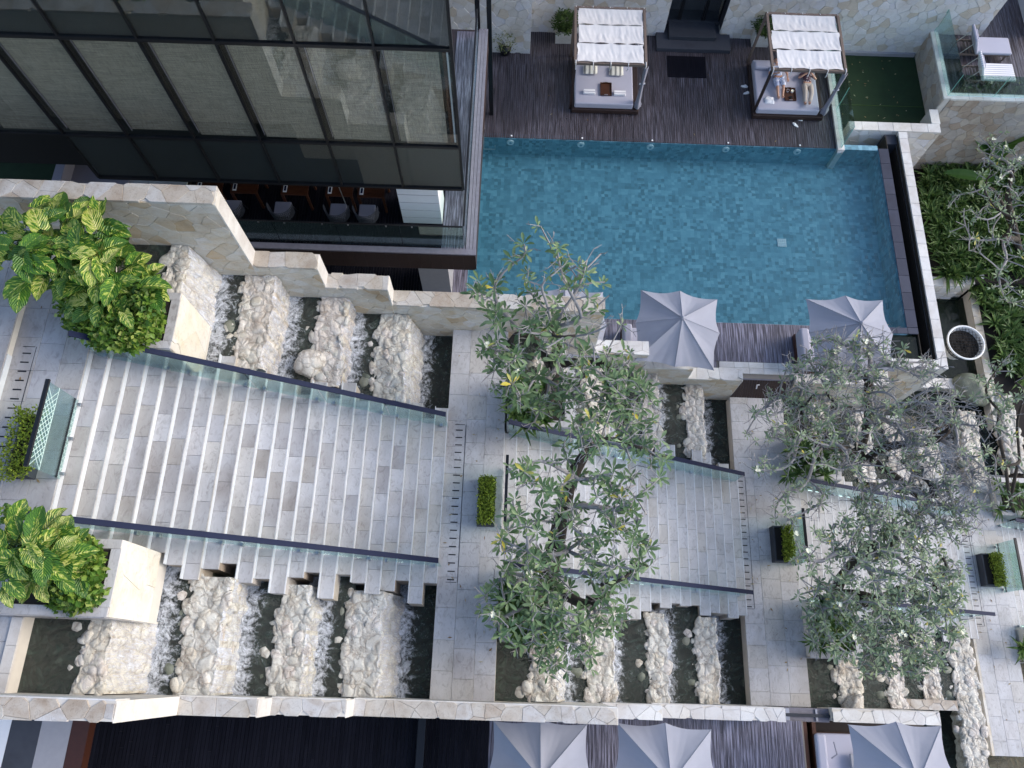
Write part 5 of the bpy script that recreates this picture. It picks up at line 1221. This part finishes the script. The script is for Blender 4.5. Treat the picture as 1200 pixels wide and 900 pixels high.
for i, (x, y0_, y1_, zu, zd, lb) in enumerate(((15.9, 6.4, 9.3, -3.75, -4.3, 'white rock ridge between the twiggy crown and the right edge'), (17.4, 7.1, 10.0, -3.8, -4.5, 'white rock ridge at the right edge below the strap leaved bed'), (18.7, 7.3, 10.2, -4.0, -4.9, 'outermost white rock ridge in the right edge channel'))):
    weir(x, x+.62, y0_, y1_, zu, zd, lb, 300+i)
G1 = 'strap leaved plants in the raised garden bed right of the pool'; G2 = 'strap leaved plants in the lower garden bed at the right edge'
clumps([(1076, 183), (1128, 190), (1250, 200), (1250, 320), (1168, 322), (1100, 328), (1088, 270)], -3.3, 9.5, 'leafy clump', G1, 3, sc=(1.2, 1.9), where=((', near the pool wall', ', mid bed', ', under grey twigs'), ('below the terrace wall', 'between terrace and pond', 'above the curved wall')))
clumps([(1165, 318), (1240, 300), (1240, 460), (1176, 440), (1166, 400), (1152, 365), (1140, 350), (1140, 335)], -3.9, 11, 'strap leaved clump at the right edge', G2, 4, sc=(1.1, 1.6), where=((', by the kerb', ', behind the kerb', ', cut by the frame'), ('beside the curved wall', 'level with the small pond', 'level with the mesh bowl')))
clumps([(600, 445), (640, 450), (645, 500), (600, 500)], L1+.45, 13, 'strap leaved clump in the planter above the first handrail', 'strap leaved plants under the first frangipani', 5, SD, (.9, 1.25), where=((' left', ' centre', ' right'), ('back', 'middle', 'front')))
clumps([(592, 690), (640, 700), (642, 755), (596, 748)], L1+.45, 13, 'strap leaved clump in the planter below the middle staircase', 'strap leaved plants in the lower middle planter', 6, SD, (.9, 1.25), where=((' left', ' centre', ' right'), ('back', 'middle', 'front')))
clumps([(925, 505), (985, 505), (985, 560), (922, 560)], L2+.45, 13, 'dark green clump in the planter under the bare twigs', 'strap leaved plants under the twiggy right tree', 7, SD, (.9, 1.25), where=((' left', ' centre', ' right'), ('back', 'middle', 'front')))
clumps([(950, 705), (1002, 715), (1000, 770), (950, 762)], L2+.45, 13, 'dark green clump in the planter beside the lower right basin', 'strap leaved plants in the lower right planter', 8, SD, (.9, 1.25), where=((' left', ' centre', ' right'), ('back', 'middle', 'front')))
clumps([(1160, 572), (1200, 568), (1200, 600), (1160, 598)], L3+.45, 13, 'green clump in the small planter at the right edge', 'plants in the right edge planter', 9, SD, (.8, 1.1), where=((' left', ' centre', ' right'), ('back', 'middle', 'front')))
p = at(1196, 760, L3+.3); link('ferny_plant', SD[1], None, label='ferny plant at the lower right edge of the frame', cat='plant', loc=p, scale=1.5)
# broad-leaved plant
t = thing('broad_leaved_plant', 'dark plant with long paddle leaves in the top right garden corner', 'plant', at(1180, 205, -3.3)); B = t.location
rb = random.Random(4)
for k, (px_, py_, z, px2, py2, z2) in enumerate(((1160, 185, -2, 1134, 137, -1.2), (1165, 190, -2, 1172, 132, -1), (1168, 185, -2, 1208, 120, -.8), (1150, 210, -2.3, 1108, 200, -2.2), (1175, 170, -1.8, 1212, 158, -.9), (1160, 200, -2.5, 1150, 225, -2.3), (1165, 190, -2.4, 1190, 190, -1.6))):
    a, b_ = at(px_, py_, z)-B, at(px2, py2, z2)-B; d = b_-a; s = d.cross(Z_).normalized(); w_ = d.length*.17
    def f(u, v, a=a, d=d, s=s, w_=w_, k=k): return a+d*v+s*((u-.5)*2*w_*math.sin(math.pi*min(1, v*.9+.1))**.6)+Z_*(abs(u-.5)*w_*.9-.5*v*v*d.length*.3+.01*math.sin(v*40+k)*abs(u-.5))
    MB().grid(f, 4, 16).obj('leaf', M['banana'], t, True); MB().tube([Vector((0, 0, 0)), a], .03, 5).obj('leaf_stalk', M['strap'], t)
# bowl of mesh
q = at(1131, 402, -2.85); t = thing('mesh_bowl', 'round white rimmed wire mesh bowl full of dark soil at the small pond', 'bowl', (q.x, q.y, -3.7))
MB().tube([(.64*math.cos(2*math.pi*k/36), .64*math.sin(2*math.pi*k/36), .9) for k in range(37)], .035, 8).obj('rim', M['porcelain'], t, True)
wm = MB()
for k in range(24):
    a = 2*math.pi*k/24; wm.tube([(.62*math.cos(a), .62*math.sin(a), .88), (.5*math.cos(a), .5*math.sin(a), .5), (.34*math.cos(a), .34*math.sin(a), .25)], .012, 4)
for h, rr in ((.8, .6), (.7, .57), (.6, .54), (.5, .5), (.4, .44)): wm.tube([(rr*math.cos(2*math.pi*k/24), rr*math.sin(2*math.pi*k/24), h) for k in range(25)], .012, 4)
for k in range(-5, 6):
    hw = math.sqrt(max(0, .6**2-(k*.11)**2))
    for sw in (0, 1):
        P_ = [(k*.11, -hw, .86), (k*.11, 0, .82), (k*.11, hw, .86)]
        wm.tube([(q[1], q[0], q[2]) if sw else q for q in P_], .008, 4)
wm.obj('wire_mesh', M['black'], t)
MB().grid(lambda u, v: (.645*math.cos(2*math.pi*u)*(.35+.6*v), .645*math.sin(2*math.pi*u)*(.35+.6*v), -.02+.9*v**1.4), 28, 5).obj('lining', M['porcelain'], t, True)
so = MB(); so.grid(lambda u, v: ((.02+.54*v)*math.cos(2*math.pi*u), (.02+.54*v)*math.sin(2*math.pi*u), .76+.07*noise.noise(Vector((u*8, v*4, 2)))-.05*v), 28, 6); so.obj('soil', M['soil'], t)
tw = MB(); rb = random.Random(2)
for k in range(50):
    a, rr = rb.uniform(0, 6.28), rb.uniform(0, .4); p = Vector((rr*math.cos(a), rr*math.sin(a), .74)); tw.tube([p, p+rdir(rb, .8)*rb.uniform(.08, .2)], .008, 4)
tw.obj('twigs', M['darkbark'], t, kind='stuff')
MB().tube([(0, 0, 0), (0, 0, .3)], [.3, .25], 14).obj('foot', M['whitecap'], t)
# potted shrubs along the far wall
def potted(px_, py_, z, label, kind, seed, rad=.3):
    r = random.Random(seed); p = at(px_, py_, z); t = thing('potted_shrub', label, 'plant', (p.x, p.y, z))
    if kind == 'pot': MB().tube([(0, 0, .005), (0, 0, .35)], [.17, .24], 14).obj('pot', M['black'], t, True); top = .35
    else:
        for q in ((-.3, .3, -.3, -.24), (-.3, .3, .24, .3), (-.3, -.24, -.24, .24), (.24, .3, -.24, .24)): MB().box(*q, .005, .5).obj('pot_side', M['whitecap'], t)
        MB().box(-.24, .24, -.24, .24, .1, .44).obj('soil', M['soil'], t); top = .5
    mb = MB()
    for i in range(420 if kind == 'pot' else 300):
        d = rdir(r, .3); q = Vector((0, 0, top+rad*.6))+Vector((d.x*rad*r.uniform(.4, 1.25), d.y*rad*r.uniform(.4, 1.25), d.z*rad*r.uniform(.3, 1.2)))
        if kind == 'pot': leaf_quad(mb, q, rdir(r, .6), rdir(r, 1), r.uniform(.06, .12), .03)
        elif i % 3 == 0:
            for k in range(5): a = k*1.25+i; leaf_quad(mb, q, Vector((math.cos(a), math.sin(a), .25)).normalized(), Z_, r.uniform(.12, .2), .055)
    mb.obj('foliage', M['hedge'] if False else (M['potleaf'] if kind == 'pot' else M['darkleaf']), t, kind='stuff')
    mb = MB()
    for i in range(10): d = rdir(r, .8); mb.tube([(0, 0, top-.1), (d.x*.15, d.y*.15, top+.15), (d.x*rad, d.y*rad, top+rad*.8)], .01, 4)
    mb.obj('stems', M['darkbark'], t)
M['potleaf'] = leafm('olive shrub leaf', [(0, (.08, .12, .04)), (.5, (.16, .2, .08)), (1, (.3, .33, .16))], .5)
potted(592, 62, 0, 'olive green shrub in a round black pot against the projecting wall', 'pot', 1, .42)
potted(548, 62, 0, 'olive green shrub seen through the balcony glass at the far wall', 'pot', 3, .42)
potted(660, 44, 0, 'leafy plant in a square pale planter left of the empty daybed', 'box', 2, .42)
potted(889, 48, 0, 'leafy plant in a square pale planter left of the occupied daybed', 'box', 5, .42)
# ------------------------------------------------------------------ frangipani trees
def cluster_mesh(seed, n, L, mat='frang', flower=False):
    r = random.Random(seed); mb = MB(); ph = r.uniform(0, 6)
    for i in range(n):
        a = ph+i*2.4+r.uniform(-.3, .3); el = r.uniform(-.15, .75); l_ = L*r.uniform(.65, 1.1); w_ = l_*r.uniform(.24, .31)
        d = Vector((math.cos(a)*math.cos(el), math.sin(a)*math.cos(el), math.sin(el))); s = Vector((-math.sin(a), math.cos(a), 0)); up = s.cross(d)*-1
        if up.z < 0: up = -up
        vs = []
        for k, (f, wf) in enumerate(((.0, .06), (.25, .45), (.55, 1.0), (.82, .8), (1, .05))):
            c = d*l_*(f+.08)-Z_*(.22*l_*f*f); hw = w_*wf*.5; vs += [c-s*hw+up*hw*.35, c, c+s*hw+up*hw*.35]
        fs = []
        for k in range(4): b_ = k*3; fs += [(b_, b_+1, b_+4, b_+3), (b_+1, b_+2, b_+5, b_+4)]
        mb.add(vs, fs)
    return mb.mesh('leaf_cluster', M[mat], True)
M['frangpale'] = leafm('silvery frangipani leaf', [(0, (.17, .24, .15)), (.3, (.23, .31, .20)), (.55, (.12, .18, .10)), (.85, (.30, .37, .27)), (.98, (.28, .36, .18)), (.99, (.5, .46, .12)), (1, (.5, .42, .08))])
CM = [cluster_mesh(i, n, L) for i, (n, L) in enumerate(((7, .28), (6, .27), (5, .25), (8, .28), (4, .25), (6, .23)))]
def flower_mesh(seed):
    r = random.Random(seed); mb = MB()
    for q in range(4):
        c = Vector((r.uniform(-.05, .05), r.uniform(-.05, .05), .08+r.uniform(0, .05)))
        for k in range(5): a = k*1.2566+q; leaf_quad(mb, c, Vector((math.cos(a), math.sin(a), .35)).normalized(), Z_, .045, .035)
    return mb.mesh('blossom', M['flower'])
CM2 = []
for q in CM:
    q = q.copy(); q.materials[0] = M['frangpale']; CM2.append(q)
FM = [flower_mesh(1), flower_mesh(2)]
def frangipani(label, base, trunks, blobs, seed, bare=.0, csc=1.0, flowers=.05, trunk_r=.11, extra_twigs=0, dens=.92):
    """trunks: polylines of (px,py,z) from the base; blobs: (px,py,z,rx,ry,rz,n,bare)"""
    r = random.Random(seed); t = thing('frangipani_tree', label, 'tree', base); B = Vector(base)
    nodes = []; par = []; load = []; main = set()
    for tr_ in trunks:
        prev = None
        if tr_[0] == 'from': prev = tr_[1]; tr_ = tr_[2:]
        P_ = [at(*q)-B if len(q) == 3 else Vector(q[:3]) for q in tr_]
        if prev is None: nodes.append(Vector((0, 0, 0))); par.append(-1); main.add(len(nodes)-1); prev = len(nodes)-1
        for q in P_:
            a = nodes[prev]; k = max(1, int((q-a).length/.35))
            for i in range(1, k+1):
                c = a.lerp(q, i/k)+(Vector((r.uniform(-1, 1), r.uniform(-1, 1), r.uniform(-1, 1)))*.04 if i < k else Vector())
                nodes.append(c); par.append(prev); prev = len(nodes)-1; main.add(prev)
    tips = []
    for (px_, py_, z, rx, ry, rz_, n, br) in blobs:
        for i in range(int(n*dens)):
            while True:
                a, b_ = r.uniform(-1, 1), r.uniform(-1, 1)
                if a*a+b_*b_ < 1: break
            q2 = math.sqrt(1-(a*a+b_*b_)*.9); zz = z+rz_*(q2*r.uniform(.2, 1)-.35)
            tips.append((at(px_+a*rx, py_+b_*ry, zz)-B, br))
    nm = len(nodes); trunk_nodes = list(range(nm))
    tips.sort(key=lambda q: min((nodes[k]-q[0]).length for k in trunk_nodes))
    leaftips = []
    for p, br in tips:
        best = min(range(len(nodes)), key=lambda k: (nodes[k]-p).length*(1.0 if k < nm else 1.12)+(.25 if nodes[k].z > p.z+.1 else 0))
        a = nodes[best]; L = (p-a).length
        if L > .5:
            k = max(2, int(L/.38)); prev = best; bend = Vector((r.uniform(-1, 1), r.uniform(-1, 1), r.uniform(-.2, .6)))*L*.04
            for i in range(1, k+1):
                f = i/k; nodes.append(a.lerp(p, f)+bend*math.sin(math.pi*f)); par.append(prev); prev = len(nodes)-1
        else: nodes.append(p); par.append(best)
        leaftips.append((len(nodes)-1, br))
    cnt = [0]*len(nodes)
    for k, _ in leaftips:
        while k >= 0: cnt[k] += 1; k = par[k]
    def rad(k): return min(trunk_r, .009+.0085*math.sqrt(max(1, cnt[k])))
    ch = {}
    for k in range(len(nodes)): ch.setdefault(par[k], []).append(k)
    tk, lim, tw_ = MB(), [], MB()
    for it in range(3):
        new = list(nodes)
        for k in range(1, len(nodes)):
            c = ch.get(k)
            if c and par[k] >= 0:
                h = max(c, key=lambda j: cnt[j]); new[k] = nodes[k]*.5+(nodes[par[k]]+nodes[h])*.25
        nodes[:] = new
    def chain(s):
        """follow the heaviest child until the tip"""
        stack = [(s, par[s])]
        while stack:
            k, p0 = stack.pop(); pts = [nodes[p0]] if p0 >= 0 else []; rs = [rad(k)*1.0] if p0 >= 0 else []; m0 = k in main; heavy = cnt[k]
            while True:
                pts.append(nodes[k]); rs.append(rad(k)); c = sorted(ch.get(k, []), key=lambda j: -cnt[j])
                for j in c[1:]: stack.append((j, k))
                if not c: break
                k = c[0]
            if len(pts) < 2: continue
            if m0: tk.tube(pts, [max(x, .03)*(1.35 if i < len(rs)*.5 else 1.0) for i, x in enumerate(rs)], 8)
            elif heavy >= 7: b_ = MB(); b_.tube(pts, rs, 6); b_.obj('branch', M['bark'], t, True)
            else: tw_.tube(pts, [x for x in rs], 4, False)
    for s in ch.get(-1, []): chain(s)
    tk.obj('trunk', M['darkbark'], t, True)
    if extra_twigs:
        ends = [k for k, _ in leaftips]
        for i in range(extra_twigs):
            p = nodes[r.choice(ends)]; d = rdir(r, .6); q = p+d*r.uniform(.15, .35); tw_.tube([p, q], [.011, .008], 4, False)
            for j in range(2): d2 = (d+rdir(r, .2)*.8).normalized(); tw_.tube([q, q+d2*r.uniform(.08, .2)], [.008, .006], 3, False)
    tw_.obj('twigs', M['bark'], t, kind='stuff')
    nleaf = 0; rest = MB(); cand = []
    for k, br in leaftips:
        if r.random() < br:
            continue
        cand.append(k)
    cand.sort(key=lambda k: (nodes[k]+B-CAMP).length)
    for i, k in enumerate(cand):
        p = nodes[k]+Vector((r.uniform(-.06, .06), r.uniform(-.06, .06), r.uniform(-.04, .05))); rot = (r.uniform(-.35, .35), r.uniform(-.35, .35), r.uniform(0, 6.28)); sc = csc*r.uniform(.7, 1.1); me = r.choice(CM2 if seed > 12 else CM)
        if i < 290: link('leaf_cluster', me, t, loc=p, rot=rot, scale=sc)
        else:
            from mathutils import Euler
            mt = Matrix.Translation(p) @ Euler(rot).to_matrix().to_4x4() @ Matrix.Scale(sc, 4)
            rest.add([mt @ v.co for v in me.vertices], [tuple(f.vertices) for f in me.polygons])
        if r.random() < flowers*.3: link('blossom', r.choice(FM), t, loc=p+Z_*.02, rot=(0, 0, r.uniform(0, 6)), scale=r.uniform(.9, 1.3))
    if rest.v: rest.obj('leaves', M['frangpale' if seed > 12 else 'frang'], t, True, 'stuff')
    return t
b1 = at(640, 478, L1+.3)
frangipani('frangipani rising from the upper middle planter, branches reaching over the pool', tuple(b1), [[(648, 450, 5.0), (655, 415, 6.2), (650, 380, 7.2)], ['from', 3, (630, 400, 6.4), (612, 380, 7.0)], ['from', 4, (690, 420, 6.2), (715, 425, 6.6)]],
           [(612, 395, 7.4, 52, 62, 1.2, 62, 0), (600, 440, 7.0, 32, 40, .9, 26, 0), (650, 300, 8.4, 55, 42, .9, 22, .25), (575, 340, 8.0, 28, 18, .5, 8, 0), (650, 360, 7.8, 50, 60, 1.2, 26, .3), (695, 350, 7.6, 42, 60, 1.0, 26, .8), (700, 440, 6.8, 52, 45, 1.2, 60, .1), (735, 470, 6.6, 40, 40, 1.0, 46, .1), (640, 470, 6.2, 30, 30, .8, 24, 0)], 11, csc=1.08, flowers=.07, extra_twigs=380)
b2 = at(636, 706, L1+.3)
frangipani('frangipani with a thick dark trunk leaning across the middle staircase', tuple(b2), [[(644, 668, 4.9), (655, 640, 5.6), (652, 612, 6.0), (668, 580, 6.6), (664, 545, 7.0), (690, 520, 7.4), (704, 508, 7.6)], ['from', 8, (690, 570, 6.6)], ['from', 2, (660, 700, 4.8), (690, 715, 5.0)], ['from', 1, (610, 690, 4.9)]],
           [(715, 535, 7.2, 66, 66, 1.4, 96, .12), (625, 570, 7.4, 40, 55, 1.0, 30, .05), (700, 600, 6.6, 62, 50, 1.2, 52, .25), (720, 650, 6.2, 45, 42, 1.0, 44, .1), (620, 640, 6.4, 45, 40, 1.0, 30, 0), (615, 710, 5.8, 50, 55, 1.1, 66, 0), (675, 715, 5.6, 62, 52, 1.2, 84, .05), (660, 770, 5.2, 48, 28, .7, 26, 0)], 12, csc=.95, flowers=.06, trunk_r=.18, extra_twigs=500, dens=1.0)
b3 = at(1002, 545, L2+.3)
frangipani('wide frangipani with many bare grey twigs above the right staircase', tuple(b3), [[(1008, 532, .8), (1010, 515, 1.6)], ['from', 2, (1040, 518, 1.6), (1080, 522, 2.0), (1110, 520, 2.2)], ['from', 2, (980, 520, 1.6), (950, 525, 2.0)], ['from', 3, (1020, 480, 2.4), (1015, 450, 3.0)], ['from', 6, (1045, 555, 1.7), (1065, 575, 2.0)]],
           [(975, 445, 3.6, 62, 50, 1.4, 120, .05), (1010, 420, 3.8, 55, 28, .8, 50, .0), (905, 510, 3.4, 34, 52, 1.0, 36, 0), (955, 500, 3.4, 50, 50, 1.2, 70, .05), (1065, 470, 3.4, 60, 52, 1.3, 100, .62), (1020, 520, 3.0, 60, 55, 1.2, 80, .35), (1100, 520, 3.0, 58, 62, 1.3, 130, .7), (1130, 570, 2.8, 38, 40, .9, 46, .45), (1060, 595, 2.6, 62, 36, .9, 80, .12), (1110, 610, 2.4, 42, 30, .8, 36, .1), (940, 590, 2.6, 40, 28, .7, 20, .1)], 13, csc=.72, flowers=.05, trunk_r=.085, extra_twigs=1900, dens=1.05)
b4 = at(988, 720, L2+.3)
frangipani('dense leafy frangipani with pale blossoms above the lower right basin', tuple(b4), [[(985, 705, .6), (975, 690, 1.2), (990, 668, 1.8), (1008, 652, 2.2)], ['from', 3, (1010, 712, .8), (1035, 702, 1.2)], ['from', 3, (1000, 690, 1.4)]],
           [(1040, 680, 2.6, 78, 62, 1.5, 190, .06), (1000, 735, 2.0, 58, 42, 1.1, 80, 0), (1075, 730, 2.0, 54, 48, 1.1, 110, .04), (1030, 625, 2.6, 62, 36, 1.0, 80, .2), (1100, 690, 2.2, 34, 38, .9, 50, .02), (950, 650, 2.8, 32, 32, .8, 22, .1), (1050, 775, 1.6, 55, 20, .6, 30, 0), (955, 700, 2.2, 26, 28, .7, 16, 0)], 14, csc=.74, flowers=.08, trunk_r=.11, extra_twigs=380, dens=1.5)
b5 = at(1195, 300, -3.3)
frangipani('grey twigged frangipani over the garden at the right edge', tuple(b5), [[(1190, 270, -2.2), (1180, 240, -1.2)], ['from', 2, (1165, 215, -1.2)], ['from', 2, (1170, 280, -1.2)]],
           [(1180, 205, -.4, 40, 42, .8, 56, .35), (1150, 170, -.6, 28, 16, .4, 10, .1), (1170, 260, -.6, 52, 48, .9, 60, .45), (1195, 170, -.3, 26, 26, .6, 24, .1), (1140, 250, -1.2, 34, 40, .5, 24, .2), (1190, 330, -1, 30, 36, .6, 26, .3)], 15, csc=.9, flowers=.14, trunk_r=.1, extra_twigs=160)
b6 = at(1188, 600, L3+.3)
frangipani('thin leaning frangipani stems at the right edge above the boulders', tuple(b6), [[(1180, 560, -2.4), (1172, 520, -1.4), (1168, 480, -.6)], ['from', 2, (1195, 530, -1.6), (1190, 480, -.6)]],
           [(1175, 455, -.2, 34, 36, .8, 40, .2), (1160, 510, -.8, 30, 36, .7, 26, .3), (1185, 560, -1.4, 26, 30, .6, 24, .1)], 16, csc=.85, flowers=.05, trunk_r=.04, extra_twigs=60)

fl_ = MB(); rf = random.Random(77)
for (x0, x1, y0, y1, z, n) in ((-1.5, -.3, 0, 8, L1, 26), (6.9, 8.4, 0, 8, L2, 34), (15.4, 16.5, -1, 6.5, L3, 24), (-9.9, -8.7, 1, 7, L0, 10), (11.4, 14.4, 18.8, 22.1, -.56, 40), (-1, 10.8, 17.8, 22.2, 0, 16)):
    for i in range(n):
        a = rf.uniform(0, 6.3); leaf_quad(fl_, Vector((rf.uniform(x0, x1), rf.uniform(y0, y1), z+.012)), Vector((math.cos(a), math.sin(a), .03)).normalized(), Z_, rf.uniform(.05, .13), rf.uniform(.02, .045))
M['dryleaf'] = leafm('fallen leaf', [(0, (.2, .11, .05)), (.5, (.32, .24, .12)), (1, (.5, .46, .34))])
fl_.obj('fallen_leaves', M['dryleaf'], None, kind='stuff', label='scattered dry leaves and petals on the paving, deck and lawn', cat='leaves')
